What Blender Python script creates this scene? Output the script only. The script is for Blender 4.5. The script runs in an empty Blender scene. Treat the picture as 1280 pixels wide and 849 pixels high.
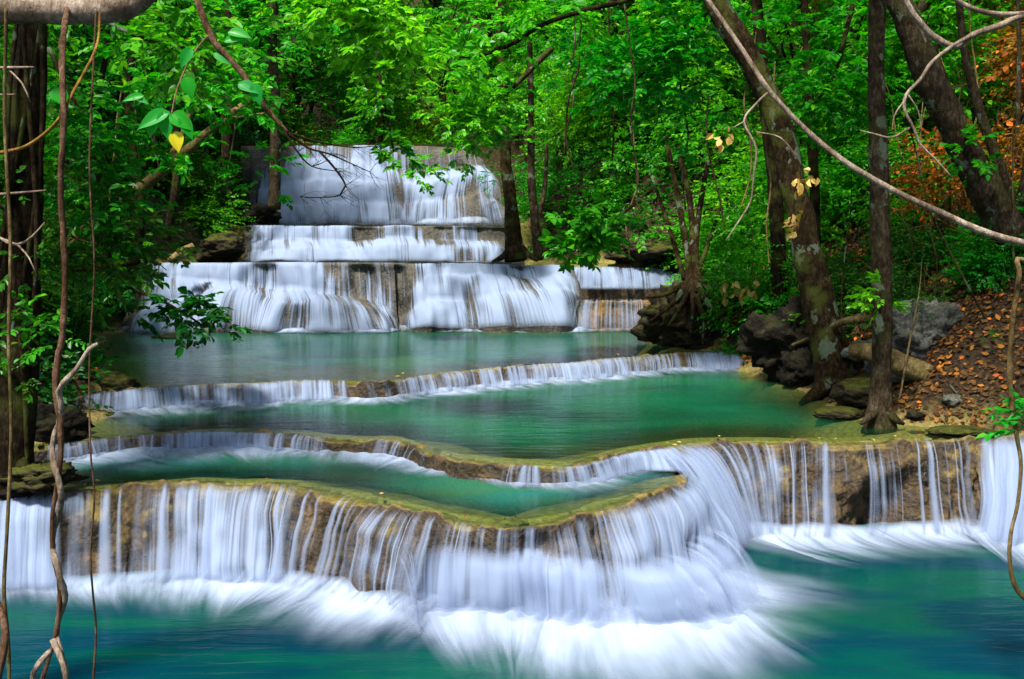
import bpy, math, random
import numpy as np
from mathutils import Vector
random.seed(7); rng = np.random.default_rng(7)
R = math.radians
scene = bpy.context.scene
COL = scene.collection
# ------------------------------------------------------------------ camera, sky, sun, exposure
FPX, CX, CY, HOR, CAMZ = 1244.0, 640.0, 424.5, 320.0, 4.0       # photo pixels (1280x849)
PITCH = math.atan((CY - HOR) / FPX)
cam_d = bpy.data.cameras.new('camera'); cam = bpy.data.objects.new('camera', cam_d); COL.objects.link(cam)
cam.location = (0, 0, CAMZ); cam.rotation_euler = (R(90) - PITCH, 0, 0)
cam_d.sensor_width = 36; cam_d.lens = FPX / 1280 * 36; cam_d.clip_end = 1000; cam_d.clip_start = 0.05
scene.camera = cam
SUN_EL, SUN_AZ = R(60), R(-150)      # azimuth measured from +Y clockwise (towards +X)
wd = bpy.data.worlds.new('World'); scene.world = wd; wd.use_nodes = True
wn = wd.node_tree.nodes; wl = wd.node_tree.links
sky = wn.new('ShaderNodeTexSky'); sky.sky_type = 'NISHITA'; sky.sun_disc = False
sky.sun_elevation = SUN_EL; sky.sun_rotation = SUN_AZ
sky.dust_density = 2.0; sky.air_density = 1.0
wl.new(sky.outputs[0], wn['Background'].inputs[0]); wn['Background'].inputs[1].default_value = 0.11
sd = bpy.data.lights.new('sun', 'SUN'); sd.energy = 5.0; sd.angle = R(8); sd.color = (1, 0.95, 0.86)
so = bpy.data.objects.new('sun', sd); COL.objects.link(so)
sv = Vector((math.sin(SUN_AZ) * math.cos(SUN_EL), math.cos(SUN_AZ) * math.cos(SUN_EL), math.sin(SUN_EL)))
so.rotation_euler = sv.to_track_quat('Z', 'Y').to_euler(); so.location = (0, 0, 40)
vs = scene.view_settings; vs.view_transform = 'Standard'; vs.look = 'None'; vs.gamma = 1; vs.exposure = 1.12
vs.use_curve_mapping = False
try:
    cy = scene.cycles; cy.max_bounces = 6; cy.diffuse_bounces = 3; cy.glossy_bounces = 2; cy.transmission_bounces = 3
    cy.transparent_max_bounces = 24; cy.caustics_reflective = False; cy.caustics_refractive = False
    cy.use_denoising = True
except Exception: pass

# ------------------------------------------------------------------ pixel -> world
cp, sp_ = math.cos(PITCH), math.sin(PITCH)
def ray(px, py):
    a = (px - CX) / FPX; b = -(py - CY) / FPX
    return np.array([a, cp + b * sp_, -sp_ + b * cp])
def W(px, py, Y):                       # point on the ray at world depth Y
    d = ray(px, py); k = Y / d[1]
    return np.array([0, 0, CAMZ]) + d * k
def WZ(px, py, z):                      # point on the ray at height z
    d = ray(px, py); k = (z - CAMZ) / d[2]
    return np.array([0, 0, CAMZ]) + d * k
def PX(m, Y): return m * Y / FPX         # pixels -> metres at depth Y

# ------------------------------------------------------------------ noise (numpy)
def _hash(ix, iy, iz):
    h = (ix.astype(np.int64) * 374761393 + iy.astype(np.int64) * 668265263 + iz.astype(np.int64) * 2147483647) & 0xffffffff
    h = ((h ^ (h >> 13)) * 1274126177) & 0xffffffff
    h = (h ^ (h >> 16)) & 0xffffffff
    return h / 4294967295.0
def vnoise(P):
    P = np.asarray(P, float); i = np.floor(P).astype(np.int64); f = P - i
    f = f * f * f * (f * (f * 6 - 15) + 10)
    r = 0
    for dx in (0, 1):
        for dy in (0, 1):
            for dz in (0, 1):
                w = (f[:, 0] if dx else 1 - f[:, 0]) * (f[:, 1] if dy else 1 - f[:, 1]) * (f[:, 2] if dz else 1 - f[:, 2])
                r = r + w * _hash(i[:, 0] + dx, i[:, 1] + dy, i[:, 2] + dz)
    return r * 2 - 1
def fbm(P, octv=4, gain=0.5):
    P = np.asarray(P, float); s = 0; a = 1.0; t = 0
    for k in range(octv):
        s = s + a * vnoise(P * (2.03 ** k) + 17.3 * k); t += a; a *= gain
    return s / t
def sstep(a, b, x):
    t = np.clip((x - a) / (b - a), 0, 1); return t * t * (3 - 2 * t)

# ------------------------------------------------------------------ mesh helpers
def new_mesh(name, V, F, mat=None, parent=None, uv=None, attrs=None, smooth=True, loc=None):
    """V (n,3), F (m,4) quads -> ONE linked mesh object."""
    V = np.asarray(V, np.float32); F = np.asarray(F, np.int32)
    if loc is not None: V = V - np.asarray(loc, np.float32)
    me = bpy.data.meshes.new(name)
    me.vertices.add(len(V)); me.vertices.foreach_set('co', V.ravel())
    m = len(F); k = F.shape[1]
    me.loops.add(m * k); me.loops.foreach_set('vertex_index', F.ravel())
    me.polygons.add(m); me.polygons.foreach_set('loop_start', np.arange(0, m * k, k, dtype=np.int32))
    me.polygons.foreach_set('use_smooth', np.full(m, smooth))
    if uv is not None:
        l = me.uv_layers.new(name='UVMap'); l.data.foreach_set('uv', np.asarray(uv, np.float32)[F.ravel()].ravel())
    for an, av in (attrs or {}).items():
        a = me.attributes.new(an, 'FLOAT', 'POINT'); a.data.foreach_set('value', np.asarray(av, np.float32))
    me.update(calc_edges=True)
    if mat: me.materials.append(mat)
    o = bpy.data.objects.new(name, me); COL.objects.link(o)
    if parent is not None: o.parent = parent
    if loc is not None: o.location = loc
    return o
def tag(o, label=None, cat=None, group=None, kind=None):
    if label: o['label'] = label
    if cat: o['category'] = cat
    if group: o['group'] = group
    if kind: o['kind'] = kind
    return o
def thing(name, label, cat, loc=(0, 0, 0), group=None):
    o = bpy.data.objects.new(name, None); COL.objects.link(o); o.location = loc; o.empty_display_size = 0.2
    return tag(o, label, cat, group)
def grid_faces(nu, nv, off=0, wrap=False):
    """verts index = iu*nv + iv"""
    iu = np.arange(nu if wrap else nu - 1); iv = np.arange(nv - 1)
    a, b = np.meshgrid(iu, iv, indexing='ij'); a2 = (a + 1) % nu
    return np.stack([a * nv + b, a2 * nv + b, a2 * nv + b + 1, a * nv + b + 1], -1).reshape(-1, 4) + off
class MB:
    def __init__(s): s.V = []; s.F = []; s.UV = []; s.n = 0
    def add(s, V, F, uv=None):
        s.V.append(np.asarray(V, float)); s.F.append(np.asarray(F) + s.n); s.n += len(V)
        s.UV.append(np.zeros((len(V), 2)) if uv is None else uv); return s
    def build(s, name, mat, parent=None, **k):
        return new_mesh(name, np.concatenate(s.V), np.concatenate(s.F), mat, parent, uv=np.concatenate(s.UV), **k)
def catmull(P, step):
    P = np.asarray(P, float)
    if len(P) < 3:
        n = max(2, int(np.linalg.norm(P[-1] - P[0]) / step)); t = np.linspace(0, 1, n + 1)[:, None]
        return P[0] * (1 - t) + P[-1] * t
    Q = np.vstack([2 * P[0] - P[1], P, 2 * P[-1] - P[-2]]); out = []
    for i in range(1, len(Q) - 2):
        n = max(1, int(np.linalg.norm(Q[i + 1][:3] - Q[i][:3]) / step)); t = (np.arange(n) / n)[:, None]
        a, b, c, d = Q[i - 1], Q[i], Q[i + 1], Q[i + 2]
        out.append(0.5 * (2 * b + (c - a) * t + (2 * a - 5 * b + 4 * c - d) * t ** 2 + (3 * b - a - 3 * c + d) * t ** 3))
    out.append(Q[-2][None]); return np.vstack(out)
def tube(P, rad, seg=8, step=0.1, rough=0.0, rfreq=3.0, seed=0, cap=True):
    """P list of points, rad list of radii (interpolated with the points)."""
    P = np.asarray(P, float); rad = np.broadcast_to(np.asarray(rad, float), (len(P),)) if np.ndim(rad) == 0 or len(np.atleast_1d(rad)) == len(P) else np.interp(np.linspace(0, 1, len(P)), np.linspace(0, 1, len(rad)), rad)
    Q = catmull(np.hstack([P, np.asarray(rad)[:, None]]), step)
    C, r = Q[:, :3], np.maximum(Q[:, 3], 0.001)
    T = np.gradient(C, axis=0); T /= np.linalg.norm(T, axis=1)[:, None] + 1e-9
    N = np.zeros_like(T); ref = np.array([1, 0.2, 0]) if abs(T[0, 0]) < 0.8 else np.array([0, 0.2, 1])
    n = ref - T[0] * ref.dot(T[0]); n /= np.linalg.norm(n)
    for i in range(len(T)):
        n = n - T[i] * n.dot(T[i]); n /= np.linalg.norm(n) + 1e-9; N[i] = n
    B = np.cross(T, N); th = np.linspace(0, 2 * np.pi, seg, endpoint=False)
    if cap:
        C = np.vstack([C[:1], C, C[-1:]]); r = np.concatenate([[0.001], r, [0.001]]); N = np.vstack([N[:1], N, N[-1:]]); B = np.vstack([B[:1], B, B[-1:]])
    D = N[:, None, :] * np.cos(th)[None, :, None] + B[:, None, :] * np.sin(th)[None, :, None]
    rr = r[:, None] * np.ones(seg)[None]
    if rough > 0:
        pts = (C[:, None, :] + D * r[:, None, None]).reshape(-1, 3)
        rr = rr * (1 + rough * fbm(pts * rfreq + seed * 9.1, 4).reshape(len(C), seg))
    V = C[:, None, :] + D * rr[:, :, None]
    nn = len(C)
    Vt = V.transpose(1, 0, 2).reshape(-1, 3)          # index = seg*nn + i
    return Vt, grid_faces(seg, nn, wrap=True)

# ------------------------------------------------------------------ node material helpers
def new_mat(name):
    m = bpy.data.materials.new(name); m.use_nodes = True; nt = m.node_tree
    for n in list(nt.nodes): nt.nodes.remove(n)
    out = nt.nodes.new('ShaderNodeOutputMaterial'); return m, nt, out
class NT:
    def __init__(s, nt): s.nt = nt
    def n(s, typ, **kw):
        nd = s.nt.nodes.new(typ)
        for k, v in kw.items(): setattr(nd, k, v)
        return nd
    def set(s, nd, **kw):
        for k, v in kw.items():
            nd.inputs[k.replace('_', ' ')].default_value = v
        return nd
    def l(s, a, b): s.nt.links.new(a, b)
    def noise(s, vec, scale, detail=4, rough=0.55, dist=0.0):
        nd = s.n('ShaderNodeTexNoise'); nd.inputs['Scale'].default_value = scale; nd.inputs['Detail'].default_value = detail
        nd.inputs['Roughness'].default_value = rough; nd.inputs['Distortion'].default_value = dist
        if vec is not None: s.l(vec, nd.inputs['Vector'])
        return nd.outputs['Fac']
    def mapping(s, vec, scale=(1, 1, 1), loc=(0, 0, 0)):
        nd = s.n('ShaderNodeMapping'); nd.inputs['Scale'].default_value = scale; nd.inputs['Location'].default_value = loc
        s.l(vec, nd.inputs['Vector']); return nd.outputs[0]
    def ramp(s, fac, stops, interp='LINEAR'):
        nd = s.n('ShaderNodeValToRGB'); cr = nd.color_ramp; cr.interpolation = interp
        while len(cr.elements) < len(stops): cr.elements.new(0.5)
        for e, (p, c) in zip(cr.elements, stops):
            e.position = p; e.color = (*c, 1) if len(c) == 3 else c
        s.l(fac, nd.inputs[0]); return nd.outputs[0]
    def mix(s, fac, a, b, mode='MIX'):
        nd = s.n('ShaderNodeMix', data_type='RGBA', blend_type=mode)
        for sock, v in ((nd.inputs[0], fac), (nd.inputs[6], a), (nd.inputs[7], b)):
            if hasattr(v, 'links'): s.l(v, sock)
            else: sock.default_value = v if np.ndim(v) == 0 else (*v, 1) if len(v) == 3 else v
        return nd.outputs[2]
    def math(s, op, a, b=0.0, c=0.0, clamp=False):
        nd = s.n('ShaderNodeMath', operation=op, use_clamp=clamp)
        for sock, v in zip(nd.inputs, (a, b, c)):
            if hasattr(v, 'links'): s.l(v, sock)
            else: sock.default_value = v
        return nd.outputs[0]
    def maprange(s, v, a, b, c=0.0, d=1.0, smooth=True):
        nd = s.n('ShaderNodeMapRange', interpolation_type='SMOOTHSTEP' if smooth else 'LINEAR')
        for i, x in enumerate((v, a, b, c, d)):
            if hasattr(x, 'links'): s.l(x, nd.inputs[i])
            else: nd.inputs[i].default_value = x
        return nd.outputs[0]
    def bump(s, h, strength=0.5, dist=0.05):
        nd = s.n('ShaderNodeBump'); nd.inputs['Strength'].default_value = strength; nd.inputs['Distance'].default_value = dist
        s.l(h, nd.inputs['Height']); return nd.outputs[0]
    def coord(s, k='Object'): return s.n('ShaderNodeTexCoord').outputs[k]
    def attr(s, name): return s.n('ShaderNodeAttribute', attribute_name=name).outputs['Fac']
def principled(N, out, color=None, rough=0.8, normal=None, spec=0.3):
    p = N.n('ShaderNodeBsdfPrincipled')
    if color is not None:
        if hasattr(color, 'links'): N.l(color, p.inputs['Base Color'])
        else: p.inputs['Base Color'].default_value = (*color, 1)
    if hasattr(rough, 'links'): N.l(rough, p.inputs['Roughness'])
    else: p.inputs['Roughness'].default_value = rough
    p.inputs['Specular IOR Level'].default_value = spec
    if normal is not None: N.l(normal, p.inputs['Normal'])
    if out is not None: N.l(p.outputs[0], out.inputs[0])
    return p

def rock_material(name, c1, c2, c3, moss=(0.10, 0.10, 0.015), moss_amt=0.5, wet=0.5, scale=3.0):
    m, nt, out = new_mat(name); N = NT(nt); g = N.n('ShaderNodeNewGeometry'); P = g.outputs['Position']
    n1 = N.noise(P, scale, 8, 0.62, 0.4); n2 = N.noise(P, scale * 6, 6, 0.6)
    col = N.ramp(n1, [(0.3, c1), (0.52, c2), (0.72, c3)])
    col = N.mix(N.maprange(n2, 0.35, 0.7), N.mix(1.0, col, (0.55, 0.5, 0.45), 'MULTIPLY'), col)
    sx = N.n('ShaderNodeSeparateXYZ'); N.l(g.outputs['Normal'], sx.inputs[0])
    mk = N.math('ADD', sx.outputs[2], N.math('MULTIPLY', N.math('SUBTRACT', N.noise(P, 2.2, 5), 0.5), 1.6))
    mk = N.math('MULTIPLY', N.maprange(mk, 0.55, 1.0), moss_amt)
    mossc = N.mix(N.maprange(N.noise(P, 9, 4), 0.35, 0.65), tuple(x * 0.5 for x in moss), moss)
    col = N.mix(mk, col, mossc)
    vo = N.n('ShaderNodeTexVoronoi'); vo.inputs['Scale'].default_value = scale * 5; N.l(P, vo.inputs['Vector'])
    h = N.math('ADD', N.math('MULTIPLY', n2, 0.6), N.math('ADD', n1, N.math('MULTIPLY', vo.outputs['Distance'], 0.35)))
    h = N.math('ADD', h, N.math('MULTIPLY', N.noise(P, scale * 20, 4), 0.25))
    rg = N.maprange(n1, 0.3, 0.7, 0.4 if wet > 0.3 else 0.85, 0.9)
    principled(N, out, col, rg, N.bump(h, 0.9, 0.06), 0.1 + 0.4 * wet)
    return m
def bark_material(name, c1, c2, c3, lichen=0.0, moss=0.0):
    m, nt, out = new_mat(name); N = NT(nt); P = N.coord('Object')
    st = N.mapping(P, (1, 1, 0.30)); n1 = N.noise(st, 22, 8, 0.7, 0.6); n2 = N.noise(P, 3.2, 6, 0.6); n6 = N.noise(P, 9, 5, 0.6)
    col = N.ramp(N.math('ADD', N.math('MULTIPLY', n1, 0.65), N.math('MULTIPLY', n6, 0.35)), [(0.36, c1), (0.5, c2), (0.63, c3)])
    col = N.mix(N.maprange(n2, 0.38, 0.62, 0, 0.8), col, N.mix(1.0, col, (0.38, 0.34, 0.28), 'MULTIPLY'))
    if lichen:
        n3 = N.noise(N.mapping(P, (1, 1, 0.8), (3, 7, 1)), 2.6, 4); n4 = N.noise(P, 12, 3)
        col = N.mix(N.math('MULTIPLY', N.maprange(N.math('ADD', n3, N.math('MULTIPLY', n4, 0.15)), 0.665, 0.70), lichen), col, (0.15, 0.20, 0.14))
    if moss:
        n5 = N.noise(P, 1.7, 5)
        col = N.mix(N.math('MULTIPLY', N.maprange(n5, 0.5, 0.64), moss), col, (0.07, 0.085, 0.015))
    h = N.math('ADD', n1, N.math('MULTIPLY', N.noise(st, 50, 4), 0.4))
    principled(N, out, col, 0.85, N.bump(h, 1.0, 0.05), 0.05)
    return m
def leaf_material(name, dark, mid, light, trans=0.45, gloss=0.10, rough=0.38, tint=0.25):
    m, nt, out = new_mat(name); N = NT(nt); g = N.n('ShaderNodeNewGeometry')
    r = g.outputs['Random Per Island']
    col = N.ramp(r, [(0.0, dark), (0.5, mid), (0.93, light), (0.985, (light[0] * 2.2 + 0.03, light[1] * 1.1, light[2]))])
    oi = N.n('ShaderNodeObjectInfo')
    hsv = N.n('ShaderNodeHueSaturation'); N.l(col, hsv.inputs['Color'])
    N.l(N.maprange(oi.outputs['Random'], 0, 1, 0.5 - 0.035 * tint * 4, 0.5 + 0.012, False), hsv.inputs['Hue'])
    N.l(N.maprange(oi.outputs['Random'], 0, 1, 1 + tint, 1 - tint, False), hsv.inputs['Value'])
    col = hsv.outputs[0]
    d = N.n('ShaderNodeBsdfDiffuse'); N.l(col, d.inputs[0])
    t = N.n('ShaderNodeBsdfTranslucent')
    N.l(N.mix(1.0, col, (1.3, 1.45, 0.5), 'MULTIPLY'), t.inputs[0])
    s1 = N.n('ShaderNodeMixShader'); s1.inputs[0].default_value = trans; N.l(d.outputs[0], s1.inputs[1]); N.l(t.outputs[0], s1.inputs[2])
    gl = N.n('ShaderNodeBsdfGlossy'); gl.inputs['Roughness'].default_value = rough; gl.inputs[0].default_value = (0.9, 1, 0.9, 1)
    fr = N.n('ShaderNodeLayerWeight'); fr.inputs[0].default_value = 0.25
    s2 = N.n('ShaderNodeMixShader'); N.l(N.math('MULTIPLY_ADD', fr.outputs['Fresnel'], 0.06, gloss * 0.1, clamp=True), s2.inputs[0])
    N.l(s1.outputs[0], s2.inputs[1]); N.l(gl.outputs[0], s2.inputs[2]); N.l(s2.outputs[0], out.inputs[0])
    return m

M = {}
M["ledge"] = rock_material('travertine', (0.013, 0.009, 0.005), (0.055, 0.036, 0.015), (0.155, 0.103, 0.042), (0.18, 0.13, 0.026), 0.85, 0.6)
M['ledge_far'] = rock_material('travertine_grey', (0.02, 0.02, 0.017), (0.06, 0.056, 0.045), (0.13, 0.115, 0.085), (0.12, 0.09, 0.03), 0.4, 0.6, 1.8)
M['ochre'] = rock_material('ochre_rock', (0.05, 0.03, 0.01), (0.17, 0.10, 0.03), (0.32, 0.19, 0.06), (0.12, 0.10, 0.02), 0.25, 0.2, 1.5)
M['mossrock'] = rock_material('mossy_rock', (0.008, 0.007, 0.004), (0.028, 0.023, 0.012), (0.07, 0.058, 0.028), (0.055, 0.062, 0.008), 0.95, 0.0, 2.5)
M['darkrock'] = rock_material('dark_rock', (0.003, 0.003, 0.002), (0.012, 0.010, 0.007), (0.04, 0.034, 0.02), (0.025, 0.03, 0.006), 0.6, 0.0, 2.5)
M['greyrock'] = rock_material('lichen_rock', (0.03, 0.033, 0.03), (0.10, 0.105, 0.09), (0.26, 0.27, 0.24), (0.10, 0.11, 0.04), 0.35, 0.0, 3.0)
M['bark_dark'] = bark_material('bark_dark', (0.004, 0.003, 0.0015), (0.015, 0.010, 0.005), (0.042, 0.029, 0.014), 0.0, 0.4)
M['bark_brown'] = bark_material('bark_brown', (0.008, 0.005, 0.002), (0.028, 0.018, 0.008), (0.075, 0.052, 0.025), 0.55, 0.6)
M['bark_grey'] = bark_material('bark_grey', (0.012, 0.008, 0.004), (0.042, 0.030, 0.017), (0.115, 0.088, 0.055), 0.5, 0.2)
M['bark_pale'] = bark_material('bark_pale', (0.13, 0.09, 0.06), (0.30, 0.23, 0.17), (0.48, 0.40, 0.32))
M['bark_red'] = bark_material('bark_red', (0.05, 0.025, 0.014), (0.13, 0.07, 0.04), (0.24, 0.15, 0.10))
M['bark_tan'] = bark_material('bark_tan', (0.06, 0.04, 0.015), (0.17, 0.12, 0.05), (0.30, 0.22, 0.10), 0.0, 0.3)
M['vine_ochre'] = bark_material('vine_ochre', (0.12, 0.06, 0.015), (0.28, 0.15, 0.03), (0.4, 0.24, 0.06))
M['leaf_bright'] = leaf_material('leaf_bright', (0.008, 0.13, 0.002), (0.018, 0.29, 0.003), (0.06, 0.42, 0.005), 0.5)
M['leaf_mid'] = leaf_material('leaf_mid', (0.005, 0.10, 0.003), (0.012, 0.21, 0.004), (0.03, 0.31, 0.005), 0.45)
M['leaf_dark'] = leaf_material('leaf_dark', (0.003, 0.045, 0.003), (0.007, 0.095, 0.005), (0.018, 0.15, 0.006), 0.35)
M['leaf_olive'] = leaf_material('leaf_olive', (0.03, 0.07, 0.008), (0.07, 0.14, 0.015), (0.15, 0.21, 0.03), 0.4)
M['leaf_near'] = leaf_material('leaf_near', (0.006, 0.16, 0.012), (0.012, 0.25, 0.02), (0.02, 0.32, 0.02), 0.5, 0.03, 0.45, 0.05)
M['leaf_yellow'] = leaf_material('leaf_yellow', (0.5, 0.4, 0.01), (0.6, 0.46, 0.015), (0.65, 0.5, 0.02), 0.4, 0.1, 0.4, 0.0)
M['leaf_dry'] = leaf_material('leaf_dry', (0.20, 0.12, 0.03), (0.38, 0.26, 0.06), (0.5, 0.4, 0.12), 0.3, 0.05, 0.6, 0.1)
M['litter'] = leaf_material('litter', (0.03, 0.014, 0.006), (0.10, 0.04, 0.011), (0.34, 0.12, 0.018), 0.1, 0.05, 0.6, 0.0)

M['litter_brown'] = leaf_material('litter_brown', (0.015, 0.009, 0.004), (0.05, 0.024, 0.009), (0.13, 0.065, 0.02), 0.1, 0.05, 0.6, 0.0)
M['leaf_orange'] = leaf_material('leaf_orange', (0.07, 0.03, 0.005), (0.22, 0.085, 0.010), (0.42, 0.18, 0.02), 0.4, 0.05, 0.5, 0.1)
def ground_material():
    m, nt, out = new_mat('forest_floor'); N = NT(nt); g = N.n('ShaderNodeNewGeometry'); P = g.outputs['Position']
    n1 = N.noise(P, 1.3, 8, 0.6); n2 = N.noise(P, 14, 6, 0.65)
    soil = N.ramp(n2, [(0.3, (0.006, 0.005, 0.003)), (0.5, (0.025, 0.015, 0.007)), (0.7, (0.08, 0.04, 0.014))])
    soil = N.mix(N.maprange(n1, 0.5, 0.65, 0, 0.55), soil, (0.025, 0.04, 0.008))
    bed = N.ramp(n2, [(0.3, (0.10, 0.075, 0.025)), (0.5, (0.22, 0.165, 0.055)), (0.72, (0.36, 0.28, 0.10))])
    bed = N.mix(N.maprange(n1, 0.42, 0.6, 0, 0.35), bed, (0.16, 0.15, 0.02))
    och = N.ramp(n1, [(0.3, (0.20, 0.10, 0.025)), (0.6, (0.42, 0.22, 0.06))])
    col = N.mix(N.attr('bed'), soil, bed); col = N.mix(N.attr('ochre'), col, och)
    vo = N.n('ShaderNodeTexVoronoi'); vo.inputs['Scale'].default_value = 9; N.l(P, vo.inputs['Vector'])
    h = N.math('ADD', n2, N.math('MULTIPLY', vo.outputs['Distance'], 0.6))
    principled(N, out, col, 0.9, N.bump(h, 0.9, 0.08), 0.2); return m
M['ground'] = ground_material()

def pool_material(name, deep, deep2, tint=(0.75, 0.9, 0.7), dens=2.2, rough=0.16, refl=0.8):
    m, nt, out = new_mat(name); N = NT(nt); g = N.n('ShaderNodeNewGeometry'); P = g.outputs['Position']
    sp = N.mapping(P, (0.5, 1.4, 1)); n1 = N.noise(sp, 0.55, 4, 0.5, 0.8)
    body = N.mix(N.maprange(n1, 0.36, 0.66), deep, deep2)
    dif = N.n('ShaderNodeBsdfDiffuse'); N.l(body, dif.inputs[0])
    tr = N.n('ShaderNodeBsdfTransparent'); tr.inputs[0].default_value = (*tint, 1)
    fac = N.math('SUBTRACT', 1.0, N.math('EXPONENT', N.math('MULTIPLY', N.attr('depth'), -dens)))
    s1 = N.n('ShaderNodeMixShader'); N.l(fac, s1.inputs[0]); N.l(tr.outputs[0], s1.inputs[1]); N.l(dif.outputs[0], s1.inputs[2])
    gl = N.n('ShaderNodeBsdfGlossy'); gl.inputs['Roughness'].default_value = rough
    h = N.noise(N.mapping(P, (0.7, 3.0, 1)), 2.2, 3, 0.5, 0.6); nb = N.bump(h, 0.25, 0.05); N.l(nb, gl.inputs['Normal'])
    fr = N.n('ShaderNodeFresnel'); fr.inputs[0].default_value = 1.33; N.l(nb, fr.inputs['Normal'])
    s2 = N.n('ShaderNodeMixShader'); N.l(N.math('MULTIPLY', fr.outputs[0], refl), s2.inputs[0]); N.l(s1.outputs[0], s2.inputs[1]); N.l(gl.outputs[0], s2.inputs[2])
    N.l(s2.outputs[0], out.inputs[0]); return m
M['pool0'] = pool_material('water_lower', (0.0001, 0.025, 0.042), (0.0003, 0.054, 0.032), refl=0.45)
M['pool1'] = pool_material('water_front', (0.005, 0.17, 0.14), (0.03, 0.16, 0.075), dens=1.3, refl=.6)
M['pool2'] = pool_material('water_emerald', (0.0004, 0.065, 0.030), (0.001, 0.095, 0.034), dens=1.6)
M['pool3'] = pool_material('water_teal', (0.003, 0.095, 0.065), (0.018, 0.105, 0.05), dens=1.2, rough=0.12)

WHITE = (0.30, 0.375, 0.53)
def white_water(N, alpha, out, thick=0.35, col=WHITE):
    d = N.n('ShaderNodeBsdfDiffuse'); d.inputs[0].default_value = (*col, 1)
    t = N.n('ShaderNodeBsdfTranslucent'); t.inputs[0].default_value = (*col, 1)
    s = N.n('ShaderNodeMixShader'); s.inputs[0].default_value = thick; N.l(d.outputs[0], s.inputs[1]); N.l(t.outputs[0], s.inputs[2])
    tr = N.n('ShaderNodeBsdfTransparent')
    mx = N.n('ShaderNodeMixShader'); N.l(alpha, mx.inputs[0]); N.l(tr.outputs[0], mx.inputs[1]); N.l(s.outputs[0], mx.inputs[2])
    N.l(mx.outputs[0], out.inputs[0])
def veil_material(name, fu=3.6, fv=0.33, soft=0.38):
    m, nt, out = new_mat(name); N = NT(nt); uv = N.coord('UV')
    a = N.noise(N.mapping(uv, (fu, fv, 1)), 1.0, 2, 0.5, 0.15); b = N.noise(N.mapping(uv, (fu * 4.3, fv * 1.3, 1), (5, 3, 0)), 1.0, 2, 0.6)
    n = N.math('ADD', N.math('MULTIPLY', a, 0.55), N.math('MULTIPLY', b, 0.45))
    n = N.maprange(n, 0.28, 0.72, 0, 1, False)
    thr = N.math('SUBTRACT', 1.0, N.attr('cov'))
    al = N.maprange(n, N.math('SUBTRACT', thr, soft), N.math('ADD', thr, soft))
    al = N.math('MULTIPLY', al, N.attr('fade'), clamp=True)
    white_water(N, al, out); return m
M['veil'] = veil_material('veil_water'); M['veil_far'] = veil_material('veil_water_far', 3.4, 0.2, 0.27)
def strand_material():
    m, nt, out = new_mat('strand_water'); N = NT(nt); uv = N.coord('UV'); s = N.n('ShaderNodeSeparateXYZ'); N.l(uv, s.inputs[0])
    g = N.n('ShaderNodeNewGeometry')
    x = N.math('ABSOLUTE', s.outputs[0]); al = N.maprange(x, 0.1, 1.0, 1.0, 0.0)
    al = N.math('MULTIPLY', al, N.maprange(g.outputs['Random Per Island'], 0, 1, 0.06, 0.6, False))
    al = N.math('MULTIPLY', N.math('MULTIPLY', al, N.maprange(s.outputs[1], 0.0, 0.10, 0.15, 1.0)), N.maprange(s.outputs[1], 0.84, 1.0, 1.0, 0.0))
    white_water(N, al, out); return m
M['strand'] = strand_material()
def foam_material(name, fu=1.4, fv=0.5):
    m, nt, out = new_mat(name); N = NT(nt); uv = N.coord('UV')
    a = N.noise(N.mapping(uv, (fu, fv, 1)), 1.0, 3, 0.55, 0.4); b = N.noise(N.mapping(uv, (fu * 4, fv * 1.1, 1), (2, 9, 0)), 1.0, 3, 0.6, 0.2)
    n = N.maprange(N.math('ADD', N.math('MULTIPLY', a, 0.6), N.math('MULTIPLY', b, 0.4)), 0.28, 0.72, 0, 1, False)
    thr = N.math('SUBTRACT', 1.0, N.attr('cov'))
    al = N.maprange(n, N.math('SUBTRACT', thr, 0.6), N.math('ADD', thr, 0.65))
    al = N.math('MULTIPLY', al, N.attr('fade'), clamp=True)
    white_water(N, al, out, 0.15, (0.33, 0.40, 0.53)); return m
M['foam'] = foam_material('foam_water')

# ------------------------------------------------------------------ the stream: lips and feet of the falls, from the photo
Z0, Z1, Z2, Z3, Z4, Z5, Z6 = 0.0, 1.00, 1.26, 1.62, 3.76, 5.10, 8.71
def lerp_pairs(rows, n):
    """rows of numbers -> n smooth samples along the first two columns"""
    A = np.asarray(rows, float); s = np.concatenate([[0], np.cumsum(np.linalg.norm(np.diff(A[:, :3], axis=0), axis=1))])
    t = np.linspace(0, s[-1], n); out = np.stack([np.interp(t, s, A[:, k]) for k in range(A.shape[1])], 1)
    k = max(1, n // (len(A) * 3)) * 2 + 1; ker = np.ones(k) / k
    for c in range(6):
        pad = np.pad(out[:, c], k // 2, mode='edge' if k < 3 else 'reflect', reflect_type='odd') if k >= 3 else out[:, c]
        out[:, c] = np.convolve(pad, ker, 'valid')[:n]
    return out, t
class Fall: pass
def bulge(f, u, t):
    """how far the rock (and the water on it) stands out, along the lip u and down the drop t"""
    u = np.asarray(u, float); t = np.asarray(t, float); h = f.zt - f.zb
    P = np.stack([u.ravel() * f.bf, t.ravel() * h * f.bf * 1.1, np.full(u.size, f.zt * 2.3)], 1)
    n = fbm(P, 3) + 0.35 * fbm(P * np.array([3.1, 0.6, 1]), 2)
    return (n.reshape(u.shape) * 1.2 + 0.15) * f.ba * sstep(0.03, 0.35, t) * (1 - 0.5 * sstep(0.8, 1, t))
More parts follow.
